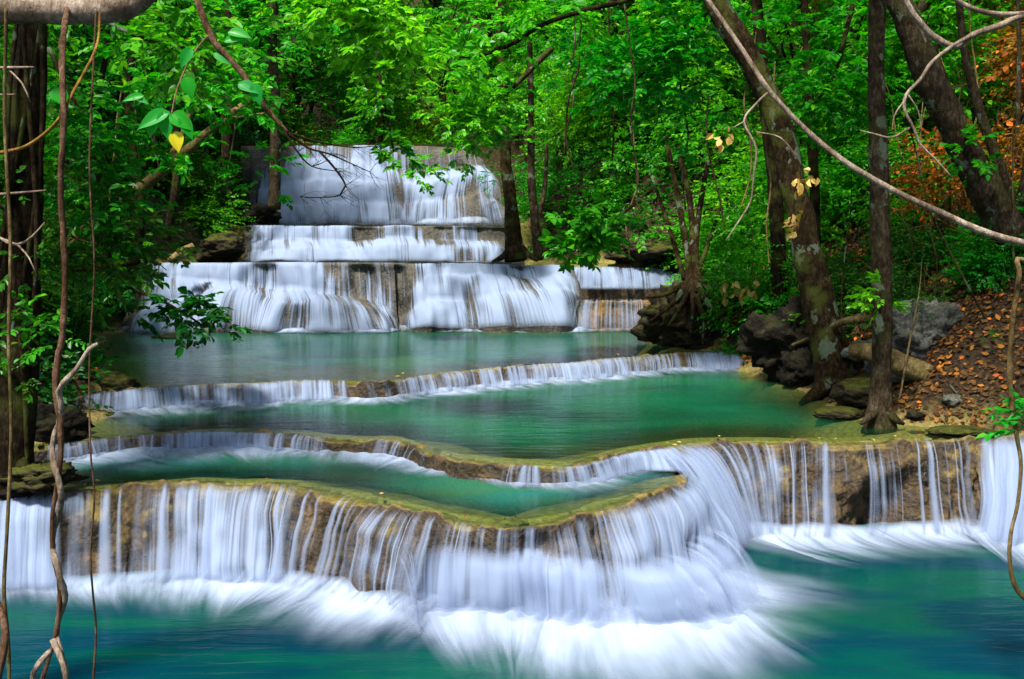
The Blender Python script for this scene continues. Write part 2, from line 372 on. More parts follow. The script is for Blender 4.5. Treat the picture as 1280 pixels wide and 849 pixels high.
def fall(rows, ztop, zbot, du=0.035, depth=None, min_out=0.06, wob=0.08, wf=1.0, ba=0.1, bf=1.0):
    """rows: (lip px, lip py, base px, base py, cov, fan). depth=(Ylip,Ybase) places far falls by depth."""
    L = []
    for (lx, ly, bx, by, cov, fan) in rows:
        if depth is None: a, b = WZ(lx, ly, ztop), WZ(bx, by, zbot)
        else:
            a, b = W(lx, ly, depth[0]), W(bx, by, depth[1])
            a[2], b[2] = ztop, zbot
        L.append([*a, *b, cov, fan])
    Ltot = sum(np.linalg.norm(np.array(L[i + 1][:2]) - np.array(L[i][:2])) for i in range(len(L) - 1))
    n = max(24, int(Ltot / du)); S, t = lerp_pairs(L, n)
    f = Fall(); f.L = S[:, :3].copy(); f.B = S[:, 3:6].copy(); f.cov = S[:, 6]; f.fan = S[:, 7]; f.u = t; f.zt, f.zb = ztop, zbot; f.ba, f.bf = ba, bf
    f.L[:, 2] = ztop; f.B[:, 2] = zbot
    # scalloped travertine rim
    T = np.gradient(f.L[:, :2], axis=0); T /= np.linalg.norm(T, axis=1)[:, None] + 1e-9
    k = max(3, n // 12) | 1; T = np.stack([np.convolve(np.pad(T[:, c], k // 2, mode='edge'), np.ones(k) / k, 'valid')[:n] for c in (0, 1)], 1)
    T /= np.linalg.norm(T, axis=1)[:, None]
    f.D = np.stack([T[:, 1], -T[:, 0]], 1)            # outward (towards camera when lip runs left to right)
    w = fbm(np.stack([t * 1.3 * wf, t * 0 + ztop * 3, t * 0], 1), 4) * wob * 2
    f.L[:, :2] += f.D * w[:, None]; f.B[:, :2] += f.D * w[:, None] * 0.7
    out = ((f.B - f.L)[:, :2] * f.D).sum(1); add = np.maximum(0, min_out - out)
    f.B[:, :2] += f.D * add[:, None]
    return f

LOW = fall([(-330, 640, -380, 770, .6, .1), (-120, 628, -140, 755, .6, .2), (-40, 618, -60, 745, .7, .2), (15, 617, 8, 742, .80, .2), (58, 615, 52, 740, .70, .2), (74, 612, 70, 738, .34, .1),
            (118, 606, 114, 736, .26, .1), (134, 606, 130, 735, .44, .1), (190, 604, 186, 732, .40, .1), (235, 602, 232, 729, .36, .1), (255, 603, 250, 728, .56, .2),
            (330, 603, 322, 730, .52, .2), (350, 606, 342, 733, .46, .05), (400, 618, 372, 741, .44, .0), (450, 626, 412, 748, .40, .0), (485, 632, 446, 755, .42, .05),
            (530, 640, 505, 766, .46, .05), (590, 651, 575, 774, .44, .05), (615, 660, 605, 776, .22, .1), (650, 657, 650, 776, .32, .2), (690, 650, 700, 776, .52, .2),
            (740, 638, 757, 773, .52, .25), (800, 622, 828, 760, .56, .25), (848, 606, 890, 732, .72, .3), (870, 594, 926, 706, .85, .3)], Z1, Z0, wob=0.10, ba=0.13, bf=1.2)
RIGHT = fall([(838, 559, 918, 690, .85, .3), (862, 555, 934, 678, .62, .1), (895, 553, 944, 677, .36, .0), (925, 553, 955, 677, .30, .0), (950, 553, 965, 677, .26, .0), (1000, 553, 1000, 677, .24, .0),
              (1015, 553, 1015, 677, .12, .0), (1040, 553, 1040, 677, .20, .0), (1062, 552, 1062, 677, .12, .0), (1150, 549, 1160, 674, .12, .0), (1163, 548, 1176, 673, .30, .0), (1180, 548, 1190, 672, .10, .0), (1200, 547, 1206, 671, .26, .0), (1212, 546, 1216, 670, .04, .0), (1228, 545, 1226, 672, .15, .0), (1250, 544, 1250, 672, .1, .0)], Z2, Z0, wob=0.06, ba=0.10, bf=1.3)
GUSH = fall([(1222, 546, 1212, 676, .60, .4), (1236, 545, 1222, 683, .80, .4), (1258, 544, 1242, 687, .86, .4), (1300, 542, 1284, 688, .88, .4), (1420, 538, 1420, 686, .86, .4), (1600, 532, 1620, 680, .8, .4)], Z2 - 0.01, Z0, wob=0.05, ba=0.25, bf=1.0)
SPILL = fall([(815, 565, 893, 712, .75, .3), (835, 560, 912, 698, .8, .3), (850, 557, 926, 688, .8, .3), (860, 556, 932, 682, .5, .2)], Z2, Z0, wob=0.03)
MID = fall([(-260, 590, -270, 615, .3, 0), (20, 563, 18, 586, .35, 0), (85, 554, 86, 577, .42, 0), (160, 544, 160, 566, .5, 0), (250, 540, 250, 562, .58, 0), (330, 540, 330, 562, .58, 0), (400, 546, 400, 568, .5, 0),
            (440, 550, 440, 572, .22, 0), (470, 549, 470, 571, .5, 0), (505, 553, 503, 575, .55, 0), (522, 562, 517, 585, .12, 0), (562, 573, 555, 596, .08, 0), (612, 580, 606, 603, .2, 0),
            (652, 582, 652, 605, .5, 0), (684, 581, 684, 604, .2, 0), (715, 583, 717, 606, .55, .2), (760, 573, 760, 597, .6, .2), (800, 565, 802, 590, .7, .2), (840, 559, 860, 592, .85, .3)], Z2, Z1, wob=0.05, min_out=0.12, ba=0.04, bf=2)
UP = fall([(60, 500, 40, 530, .1, 0), (162, 487, 158, 516, .75, .1), (200, 483, 205, 511, .55, 0), (300, 479, 300, 507, .62, 0), (400, 474, 402, 501, .55, 0), (425, 475, 430, 501, .3, 0), (450, 478, 455, 502, .08, 0), (478, 478, 482, 503, .25, 0), (520, 470, 525, 496, .55, 0),
           (600, 460, 605, 486, .55, 0), (690, 453, 694, 478, .45, 0), (705, 454, 712, 478, .75, 0), (760, 447, 765, 472, .62, 0), (865, 440, 868, 464, .5, 0), (880, 440, 885, 464, .75, 0), (940, 438, 942, 462, .6, 0), (1010, 436, 1010, 458, .3, 0)], Z3, Z2, du=0.05, wob=0.07, ba=0.06, bf=1.5)
D5 = (36.2, 35.5)
SIDE_U = fall([(700, 334, 690, 360, .5, 0), (735, 332, 735, 360, .62, .1), (800, 333, 806, 358, .55, .1), (845, 336, 850, 360, .4, 0)], 3.65, 2.9, du=0.08, depth=(33.3, 32.4), wob=0.12)
SIDE_L = fall([(695, 380, 690, 412, .5, 0), (730, 376, 722, 412, .38, 0), (770, 375, 770, 413, .42, 0), (800, 376, 803, 413, .45, 0), (815, 378, 822, 413, .1, 0)], 2.62, Z3, du=0.06, depth=(31.7, 31.3), wob=0.10)
RIGHT.tail = GUSH.L[GUSH.L[:, 0] > RIGHT.L[-1, 0]]
def ycurve(*falls):
    P = np.concatenate([f.L for f in falls]); P = P[np.argsort(P[:, 0])]; return P[:, 0], P[:, 1]
def cat(fa, fb):
    A = np.concatenate([fa.L[fa.L[:, 0] < fb.L[0, 0]], fb.L, fb.tail]); return A[:, 0], A[:, 1]
C1 = cat(LOW, RIGHT); C2 = cat(MID, RIGHT); C3 = ycurve(UP)
def ylip(k, x):
    if k == 1: return np.interp(x, *C1)
    if k == 2: return np.maximum(np.interp(x, *C2), np.interp(x, *C1) + 0.0)
    if k == 3: return np.interp(x, *C3)
    return np.full_like(x, {4: 33.0, 5: 36.2, 6: 42.5}[k])
YL = np.array([-20, 8, 9.5, 12, 15, 17, 18.5, 22, 26, 30, 33, 34.5, 36, 41, 44, 50, 140]); XLv = np.array([-4.9, -4.9, -6.0, -6.9, -6.9, -6.9, -7.2, -9.2, -10.8, -12.2, -12.4, -10.2, -9.7, -10.6, -11, -11, -11])
YR = np.array([-20, 11, 13.5, 14.6, 15.5, 16.5, 17.5, 20, 23.3, 24.5, 27, 30, 32.5, 34, 36, 41, 44, 50, 140]); XRv = np.array([9.5, 9.5, 10.0, 9.0, 6.9, 5.6, 5.5, 5.9, 5.6, 4.6, 4.4, 4.5, 5.2, 3.0, 0.3, -0.6, -1, -1, -1])
LV = [Z0, Z1, Z2, Z3, Z4, Z5, Z6]
DMAX = [1.5, 0.75, 1.1, 0.85, 0.4, 0.4, 0.5]
def level_depth(x, y):
    lev = np.full_like(x, LV[0]); dep = np.full_like(x, DMAX[0])
    for k in range(1, 7):
        yl = ylip(k, x); m = y > yl + 0.30
        d = y - yl
        dk = 0.05 + DMAX[k] * sstep(0.5, 3.4 if k in (2, 3) else 1.9, d)
        lev = np.where(m, LV[k], lev); dep = np.where(m, dk, dep)
    P = np.stack([x * 0.35, y * 0.35, x * 0], 1)
    dep = np.maximum(0.05, dep * (1 + 0.55 * fbm(P, 3)))
    return lev, dep
def bank(x, y):
    xl = np.interp(y, YL, XLv); xr = np.interp(y, YR, XRv)
    w = 0.35 * fbm(np.stack([x * 0, y * 0.9, x * 0 + 4], 1), 3)
    return np.maximum(xl + w - x, 0), np.maximum(x - xr - w, 0), xl, xr
def ground_z(x, y):
    x = np.asarray(x, float); y = np.asarray(y, float)
    lev, dep = level_depth(x, y); dl, dr, xl, xr = bank(x, y)
    inside = np.minimum(x - xl, xr - x)
    dep = dep * sstep(-0.1, 1.4, inside) + 0.02
    P = np.stack([x, y, x * 0], 1)
    rise_r = 0.30 * np.minimum(dr, 0.5) + 0.80 * np.clip(dr - 0.4, 0, 9) + 0.45 * np.clip(dr - 9.4, 0, 60)
    rise_l = 0.35 * np.minimum(dl, 0.8) + 0.55 * np.clip(dl - 0.6, 0, 8) + 0.40 * np.clip(dl - 8.6, 0, 60)
    rise_l = rise_l * np.where(y < 11, 0.5, 1)
    nz = 0.35 * fbm(P * 0.6, 4) * np.minimum(1, (dl + dr) * 0.9)
    # the banks climb steadily instead of stepping with the pools
    smooth = np.interp(y, [0, 12, 15, 24, 30, 33, 37, 43, 60, 140], [0.0, 0.6, 1.36, 1.8, 2.4, 3.9, 5.2, 8.6, 10.5, 20])
    mixw = sstep(0.3, 2.5, dl + dr)
    z = (lev - dep) * (1 - mixw) + smooth * mixw + rise_l + rise_r + nz
    z = z + 0.05 * fbm(P * 2.7, 3) * (0.3 + mixw)
    z = z + np.clip(y - 62, 0, 100) * 0.55
    return z
def gz(x, y): return float(ground_z(np.array([x]), np.array([y]))[0])

# ------------------------------------------------------------------ setting: ground and pools
def axis(a, b, s, grow, lim):
    v = [a]; st = s
    while v[-1] < b: v.append(v[-1] + st); st = min(st * grow, 3.0) if (v[-1] > lim) else s
    return np.array(v)
gx = np.concatenate([-axis(0, 70, 0.17, 1.07, 14)[::-1], axis(0, 70, 0.17, 1.07, 14)[1:]])
gy = np.concatenate([-axis(0, 12, 0.6, 1.1, 0)[::-1] + 5, axis(5, 140, 0.17, 1.05, 44)[1:]])
X, Yg = np.meshgrid(gx, gy, indexing='ij'); x, y = X.ravel(), Yg.ravel(); z = ground_z(x, y)
dl, dr, xl, xr = bank(x, y); bedw = (1 - sstep(0.25, 0.8, dl + dr)) * (1 - sstep(38.5, 40, y))
och = sstep(3.6, 5.0, dr + 1.2 * fbm(np.stack([x, y, z], 1) * 0.5, 3)) * (1 - sstep(20, 24, y)) * sstep(15, 17, y)
g = new_mesh('ground', np.stack([x, y, z], 1), grid_faces(len(gx), len(gy)), M['ground'], attrs={'bed': bedw, 'ochre': och}); tag(g, kind='structure')

def pool(name, mat, k, x0, x1, dx, y_back, front=None):
    xs = np.arange(x0, x1, dx); yf = front(xs) if front else ylip(k, xs); yb = y_back(xs)
    nv = 60; v = np.linspace(0, 1, nv) ** 1.3
    Yv = yf[:, None] + (np.maximum(yb, yf + 0.05) - yf)[:, None] * v[None]
    Xv = np.repeat(xs[:, None], nv, 1); zz = np.full(Xv.size, LV[k])
    gzv = ground_z(Xv.ravel(), Yv.ravel()); dist = (Yv - ylip(max(k, 1), Xv.ravel()).reshape(Yv.shape)).ravel()
    dep = np.clip(LV[k] - gzv, 0, 3)
    if k: dep = np.minimum(dep, 0.02 + 3 * sstep(0.25, {1: 2.0, 2: 4.2, 3: 3.4}.get(k, 1.0), dist + 0.25 * fbm(np.stack([Xv.ravel(), Yv.ravel(), zz], 1) * 1.2, 3)))
    o = new_mesh(name, np.stack([Xv.ravel(), Yv.ravel(), zz], 1), grid_faces(len(xs), nv), mat, attrs={'depth': dep}); tag(o, kind='structure'); return o
pool('water_lower_pool', M['pool0'], 0, -12, 20, 0.15, lambda x: ylip(1, x) + 0.5, front=lambda x: np.full_like(x, -6.0))
pool('water_front_pool', M['pool1'], 1, -9, C1[0][np.searchsorted(C1[0], 1.9)] + 0.75, 0.08, lambda x: ylip(2, x) + 0.25)
pool('water_middle_pool', M['pool2'], 2, -9, 16, 0.10, lambda x: ylip(3, x) + 0.3)
pool('water_wide_pool', M['pool3'], 3, -16, 8, 0.15, lambda x: np.full_like(x, 31.9))
pool('water_upper_pool', M['pool3'], 4, -16, 7, 0.3, lambda x: np.full_like(x, 36.3))
pool('water_step_pool', M['pool3'], 5, -14, 2, 0.3, lambda x: np.full_like(x, 42.6))
pool('water_top_stream', M['pool3'], 6, -14, 1.5, 0.3, lambda x: np.full_like(x, 47.0))

# ------------------------------------------------------------------ ledges and falls
def ledge(f, name, label, mat, amp=0.13, capb=1.1, freq=2.2, cave=None, nv=34, lumps=1.0):
    n = len(f.u); drop = f.zt - f.zb
    tc = np.linspace(1, 0, 8, endpoint=False); tf = np.linspace(0, 1, nv)
    V = np.zeros((n, 8 + nv, 3))
    BL = (f.B - f.L)[:, :2]
    for i, c in enumerate(tc):
        V[:, i, :2] = f.L[:, :2] - f.D * (c * capb); V[:, i, 2] = f.zt - 0.035 - 0.16 * c
    for i, t in enumerate(tf):
        V[:, 8 + i, :2] = f.L[:, :2] + BL * (0.78 * t ** 0.8) + f.D * 0.0
        V[:, 8 + i, 2] = f.zt - 0.03 - (drop + 0.35) * t ** 1.15
    P = V.reshape(-1, 3); tt = np.concatenate([-tc, tf])[None].repeat(n, 0).ravel(); uu = f.u[:, None].repeat(8 + nv, 1).ravel()
    Q = P * np.array([freq, freq, freq * 0.55])
    d = fbm(Q, 5, 0.55) * amp + (np.abs(fbm(Q * 2.6 + 5, 4)) - 0.25) * amp * 0.9
    rib = np.abs(vnoise(np.stack([uu * 4.2, P[:, 2] * 0.8, uu * 0], 1))) * amp * 0.7     # vertical drip ribs
    d = (d - rib) * sstep(-0.05, 0.3, tt) + bulge(f, uu, np.clip(tt, 0, 1))
    if cave is not None:
        for (u0, wu, t0, wt, dd) in cave:
            d = d - dd * np.exp(-((uu - u0) / wu) ** 2 - ((tt - t0) / wt) ** 4)
    Dv = np.repeat(f.D[:, None], 8 + nv, 1).reshape(-1, 2)
    P[:, :2] += Dv * d[:, None]
    rimn = fbm(np.stack([uu * 2.4, tt * 1.5, uu * 0 + f.zt], 1), 5, 0.6)
    P[:, 2] += np.where(tt < 0.06, 0.15 * lumps * np.clip(rimn + 0.0, -0.25, 0.7) * np.exp(-np.abs(tt) * 2.2), 0)
    loc = f.L[n // 2].copy(); loc[2] = f.zb
    o = new_mesh(name, P, grid_faces(n, 8 + nv), mat, loc=loc)
    return tag(o, label, 'rock ledge')
def veil_part(f, parent, mat, out=0.05, nv=30, ripple=0.05, loc=None, back=0.10, fl=0.14, ends=0.0, dens=0.0, f0=0.88):
    n = len(f.u); tt = np.linspace(0, 1, nv); drop = f.zt - f.zb
    V = np.zeros((n, nv + 1, 3)); BL = (f.B - f.L)[:, :2]
    V[:, 0, :2] = f.L[:, :2] - f.D * back; V[:, 0, 2] = f.zt + 0.012
    rp = fbm(np.stack([f.u * 5, f.u * 0 + f.zt, f.u * 0], 1), 3) * ripple
    for i, t in enumerate(tt):
        V[:, i + 1, :2] = f.L[:, :2] + BL * (t ** 0.6) + f.D * (out * (t ** 0.5) + rp * t ** 0.5 + out * 0.3 + np.maximum(bulge(f, f.u, f.u * 0 + t), -0.05 - 0.3 * f.ba))[:, None]
        V[:, i + 1, 2] = f.zt + 0.014 - drop * t ** 1.25
    T = np.concatenate([[0], tt])[None].repeat(n, 0); U = f.u[:, None].repeat(nv + 1, 1)
    bl = bulge(f, U, T); sl = np.gradient(bl, axis=1) / max(f.ba, 0.05)
    mod = fbm(np.stack([U.ravel() * 0.9, T.ravel() * drop * 0.5, U.ravel() * 0 + f.zt], 1), 3).reshape(U.shape)
    cov = f.cov[:, None] - 0.17 + dens + f.fan[:, None] * T ** 1.2 + 0.15 * sstep(0.85, 1, T) + 0.35 * mod + 1.1 * np.clip(sl, -0.06, 0.2) + 0.25 * np.clip(bl / max(f.ba, 0.05), -.5, .5) * sstep(.15, .4, T)
    fade = sstep(0.0, fl, T) * 0.95 * (1 - 0.95 * sstep(f0, 1.0, T))
    if ends: e = np.minimum(f.u, f.u[-1] - f.u); fade = fade * sstep(0, ends, e)[:, None]
    return new_mesh('veil', V.reshape(-1, 3), grid_faces(n, nv + 1), mat, parent, uv=np.stack([U, T * max(drop, 0.5)], -1).reshape(-1, 2),
                    attrs={'cov': cov.ravel(), 'fade': fade.ravel()}, loc=None)
def strands_part(f, parent, N, wmin=0.012, wmax=0.05, out=0.07, extra=(), nv=14):
    n = len(f.u); p = np.clip(f.cov - 0.1, 0.0, 1) ** 1.5; p = p / p.sum(); drop = f.zt - f.zb
    idx = list(rng.choice(n, N, p=p)); wid = list(rng.uniform(wmin, wmax, N) * rng.choice([0.5, 1, 1.6, 2.6], N))
    for (px, w) in extra:
        tgt = np.array([(px - CX) / FPX]); k = int(np.argmin(np.abs(f.L[:, 0] / f.L[:, 1] - tgt))); idx.append(k); wid.append(w)
    mb = MB(); tt = np.linspace(0, 1, nv)
    for k, w in zip(idx, wid):
        T = np.array([-f.D[k, 1], f.D[k, 0]]); c = np.zeros((nv, 3)); o_ = out * rng.uniform(0.4, 1.4); sl = rng.normal(0, 0.02)
        BL = (f.B[k] - f.L[k])[:2]; bg = np.maximum(bulge(f, np.full(nv, f.u[k]), tt), -0.05 - 0.3 * f.ba)
        c[:, :2] = f.L[k, :2] + BL[None] * (tt ** 0.6)[:, None] + f.D[k] * (o_ * tt ** 0.5 + 0.02 + bg)[:, None] + T[None] * (sl * tt)[:, None]
        end = 1.0
        c[:, 2] = f.zt + 0.018 - drop * (tt * end) ** 1.25
        ww = w * (0.55 + 0.9 * tt)
        V = np.zeros((3, nv, 3)); V[0] = c; V[1] = c; V[2] = c
        V[0, :, :2] -= T * ww[:, None]; V[2, :, :2] += T * ww[:, None]; V[1, :, :2] += f.D[k] * (ww * 0.55)[:, None]
        uv = np.stack([np.repeat([-1., 0, 1], nv), np.tile(tt, 3)], 1)
        mb.add(V.reshape(-1, 3), grid_faces(3, nv), uv)
    o = mb.build('strands', M['strand'], parent); o['kind'] = 'stuff'; return o
def foam_part(f, parent, u_len, zoff=0.012, drift=(0, 0), nv=22, pile=0.10, cov0=0.9, name='foam', ends=0.03, inset=0.34, pw=0.16):
    """foam apron on the pool in front of a fall: u_len = [(px, length, cov)]"""
    n = len(f.u); A = np.asarray(u_len, float); pxs = f.B[:, 0] / f.B[:, 1] * FPX + CX
    ln = np.interp(pxs, A[:, 0], A[:, 1]); cv = np.interp(pxs, A[:, 0], A[:, 2])
    v = np.linspace(0, 1, nv); V = np.zeros((n, nv, 3)); dv = np.asarray(drift, float)
    base = f.B[:, :2] - f.D * inset
    Dn = f.D + dv[None] * 0
    for i, t in enumerate(v):
        V[:, i, :2] = base + Dn * (ln * t)[:, None] + dv[None] * (ln * t ** 1.6)[:, None]
        V[:, i, 2] = f.zb + zoff + pile * np.exp(-(t * ln / (2.2 * pw)) ** 2) * np.clip(cv, 0, 1)
    V[:, :, 2] += (0.05 * fbm(np.stack([V[:, :, 0].ravel() * 3, V[:, :, 1].ravel() * 3, V[:, :, 1].ravel() * 0], 1), 3).reshape(n, nv) + 0.02) * (1 - v)[None]
    T = v[None].repeat(n, 0); cov = cv[:, None] * (cov0 * (1.15 - 1.05 * T ** 0.65)); fade = (1 - sstep(0.35, 1.0, T)) * sstep(-0.05, 0.26, T * ln[:, None])
    edge = np.minimum(np.arange(n), np.arange(n)[::-1]) / max(1, n * ends); fade = fade * np.clip(edge, 0, 1)[:, None]
    return new_mesh(name, V.reshape(-1, 3), grid_faces(n, nv), M['foam'], parent, uv=np.stack([f.u[:, None].repeat(nv, 1), T * ln[:, None]], -1).reshape(-1, 2), attrs={'cov': cov.ravel(), 'fade': fade.ravel()})
def waterfall(f, label, mat, nstr, foam=None, drift=(0, 0), wr=(0.012, 0.05), extra=(), out=0.05, ripple=0.05, pile=0.1, ends=0.03):
    t = thing('waterfall', label, 'waterfall')
    veil_part(f, t, mat, out, ripple=ripple)
    if nstr: strands_part(f, t, nstr, *wr, out=out * 1.4, extra=extra)
    if foam: foam_part(f, t, foam, drift=drift, pile=pile, ends=ends)
    return t

rightmid = float(np.interp((1115 - CX) / FPX, RIGHT.L[:, 0] / RIGHT.L[:, 1], RIGHT.u))
ledge(LOW, 'rock_ledge', 'curved brown travertine ledge with mossy rim, lowest and nearest of the steps', M['ledge'], 0.15)
ledge(RIGHT, 'rock_ledge', 'bare brown travertine wall at the right with thin strands and a dark hollow', M['ledge'], 0.16, cave=[(rightmid, 0.42, 0.75, 0.38, 0.55)], nv=44)
ledge(GUSH, 'rock_ledge', 'brown ledge under the broad gush at the right edge', M['ledge'], 0.12)
ledge(MID, 'rock_ledge', 'low thin mossy rim curving between the two front pools', M['ledge'], 0.06, lumps=1.1, nv=16)
ledge(UP, 'rock_ledge', 'long low mossy rim slanting across the middle pool to the right bank', M['ledge'], 0.08, lumps=1.2, nv=18, freq=1.8)
ledge(SIDE_U, 'rock_ledge', 'brown stone step under the small side falls right of the wide cascade', M['ledge'], 0.2, nv=18)
ledge(SIDE_L, 'rock_ledge', 'orange topped stone block at the foot of the side falls', M['ochre'], 0.16, nv=18, capb=1.0)

waterfall(LOW, 'broad white curtain of water spilling over the nearest curved ledge', M['veil'], 170,
          [(-400, 0.5, .6), (0, 0.9, .75), (60, 1.1, .9), (130, 1.2, .95), (250, 1.7, 1.2), (380, 1.9, 1.3), (480, 1.7, 1.2), (600, 1.5, 1.05), (720, 1.6, 1.05), (830, 1.8, 1.05), (930, 2.0, .95)], drift=(0.22, -0.1), pile=0.08)
waterfall(RIGHT, 'thin separate strands of water running down the bare brown wall at the right', M['veil'], 44,
          [(910, 2.0, 1.2), (960, 1.9, 1.3), (1030, 1.7, 1.15), (1090, 1.5, .95), (1160, 1.4, .95), (1225, 1.3, 1.1)], drift=(0.45, 0.1), extra=[(1085, .03), (1088, .02), (1040, .02), (1008, .02), (980, .03), (958, .03), (1164, .035), (1168, .02), (1200, .035), (1196, .02), (905, .03), (925, .03)], pile=0.14, ends=0.14)
waterfall(SPILL, 'white spill in the corner between the nearest curved ledge and the bare brown wall', M['veil'], 24)
waterfall(GUSH, 'broad white gush of water at the right edge beside the bare brown wall', M['veil'], 50, [(1190, 1.3, .95), (1300, 1.8, 1.0), (1700, 1.8, .8)], wr=(0.02, 0.07), drift=(-0.25, -.1), pile=0.2)
waterfall(MID, 'very low fringe of water between the two front pools', M['veil'], 110,
          [(-300, .4, .3), (20, .8, .8), (100, 1.7, 1.0), (300, 1.6, 1.0), (430, 1.4, .95), (500, 1.7, 1.05), (560, .25, .3), (620, .8, .8), (700, .9, .95), (800, .5, 1.1), (860, .45, 1.25)], wr=(0.012, 0.04), drift=(0.4, 0), out=0.04, ripple=0.03, pile=0.04)
waterfall(UP, 'long low fringe of water slanting across the green middle pool', M['veil'], 150,
          [(40, .4, .3), (170, 1.9, .95), (300, 1.5, .85), (450, 1.2, .75), (560, 1.4, .9), (700, 1.4, .95), (850, 1.1, .8), (940, 1.0, .8)], wr=(0.015, 0.05), drift=(-0.1, 0), out=0.05, ripple=0.03, pile=0.05)
waterfall(SIDE_U, 'small falls beside the mossy roots, right of the wide cascade', M['veil_far'], 50, wr=(0.03, 0.10), out=0.10, ripple=0.1)
waterfall(SIDE_L, 'thin trickles over the orange topped block', M['veil_far'], 36, [(680, .8, .8), (830, .6, .6)], wr=(0.03, 0.08), out=0.08, ripple=0.06)

def stepped(cols, rname, rlabel, wlabel, mat, cell=0.09, amp=0.2, foam=None, dc=0.0):
    """a stepped cascade: cols = [[(px,py,Y,cov) knots from lip to foot] ...]; rock and water share the shape"""
    K = np.array([[[*W(a, b, c), d] for (a, b, c, d) in col] for col in cols]); nc, nk, _ = K.shape
    L = np.concatenate([[0], np.cumsum(np.linalg.norm(np.diff(K[:, nk // 2, :3], axis=0), axis=1))]); nu = int(L[-1] / cell); u = np.linspace(0, L[-1], nu)
    G = np.stack([[np.interp(u, L, K[:, k, c]) for c in range(4)] for k in range(nk)], 0)       # nk,4,nu
    ker = np.hanning(max(3, int(0.5 / cell)) | 1); ker /= ker.sum(); h = len(ker) // 2
    G = np.stack([[np.convolve(np.pad(G[k, c], h, mode='edge'), ker, 'valid') for c in range(4)] for k in range(nk)], 0)
    per = 9; nv = (nk - 1) * per + 1; tk = np.linspace(0, nk - 1, nv); P = np.zeros((nu, nv, 4))
    i0 = np.minimum(tk.astype(int), nk - 2); fr = tk - i0
    for c in range(4):
        a, b = G[i0, c].T, G[i0 + 1, c].T
        w = fr[None] if c in (0, 3) else (fr ** (1.6) if c == 2 else fr ** 0.75)[None]          # out first, then down: rounded brinks
        P[:, :, c] = a * (1 - w) + b * w
    X3 = P[:, :, :3]; D = np.array([0, -1.0, 0.25])
    tt = (np.arange(nv) / (nv - 1))[None].repeat(nu, 0); uu = u[:, None].repeat(nv, 1)
    def nz(amp_, f_): return (fbm(np.stack([uu.ravel() * f_, tt.ravel() * 0.6, X3[:, :, 2].ravel() * f_ * 0.3], 1), 4) * amp_).reshape(nu, nv)
    base_n = nz(amp * 3.4, 0.8) + np.abs(nz(amp * 1.6, 2.2)); ph = fbm(np.stack([u * 0.35, u * 0 + 2.2, u * 0], 1), 2) * 3.0 + u * 0.85; pil = (np.sqrt(np.abs(np.sin(ph))) - 0.55)[:, None] * amp * 2.0 * sstep(0.25, 0.6, tt); base_n = (base_n + pil) * sstep(0.0, 0.12, tt)
    Rk = X3 + D * (base_n + nz(amp * 0.45, 3.0) * sstep(0.0, 0.1, tt) - 0.05)[:, :, None]
    cap = Rk[:, :1] + np.linspace(1.6, 0.2, 4)[None, :, None] * np.array([0, 1, -0.06])[None, None]; foot = Rk[:, -1:] + np.array([0, 0.1, -0.8])
    Rv = np.concatenate([cap, Rk, foot], 1); mid = X3[nu // 2, -1].copy()
    o = new_mesh('rock_ledge', Rv.reshape(-1, 3), grid_faces(nu, nv + 5), M[mat], loc=mid); tag(o, rlabel, 'rock ledge')
    t = thing('waterfall', wlabel, 'waterfall', tuple(mid))
    Wv = X3 + D * (base_n + amp * 0.12 + 0.04 + nz(0.03, 5.0))[:, :, None]; seg = np.linalg.norm(np.diff(Wv, axis=1), axis=2); s_ = np.concatenate([np.zeros((nu, 1)), np.cumsum(seg, 1)], 1)
    low = fbm(np.stack([uu.ravel() * 0.7, tt.ravel() * 1.5, uu.ravel() * 0 + mid[2]], 1), 3).reshape(nu, nv)
    cov = P[:, :, 3] - 0.09 + dc + 0.55 * low + 0.22 * fbm(np.stack([uu.ravel() * 2.2, tt.ravel() * 0.6, uu.ravel() * 0], 1), 2).reshape(nu, nv) + 0.4 * np.clip(base_n / amp / 1.4, -.6, .6)
    fade = sstep(0.0, 0.05, tt) * 0.95 * (1 - 0.8 * sstep(0.95, 1, tt)); e = np.minimum(u, u[-1] - u); fade = fade * sstep(0, 0.5, e)[:, None]
    new_mesh('veil', Wv.reshape(-1, 3) - mid, grid_faces(nu, nv), M['veil_far'], t, uv=np.stack([uu, s_], -1).reshape(-1, 2), attrs={'cov': cov.ravel(), 'fade': fade.ravel()})
    if foam:
        f = Fall(); f.u = u; f.B = X3[:, -1].copy(); f.L = X3[:, 0].copy(); f.D = np.tile(np.array([[0, -1.0]]), (nu, 1)); f.zb = foam[0]; f.B[:, 2] = f.zb
        fo = foam_part(f, t, foam[1], pile=foam[2]); kid0(fo, mid)
def kid0(o, mid):
    me = o.data; v = np.zeros(len(me.vertices) * 3, np.float32); me.vertices.foreach_get('co', v); me.vertices.foreach_set('co', (v.reshape(-1, 3) - np.asarray(mid, np.float32)).ravel()); me.update()
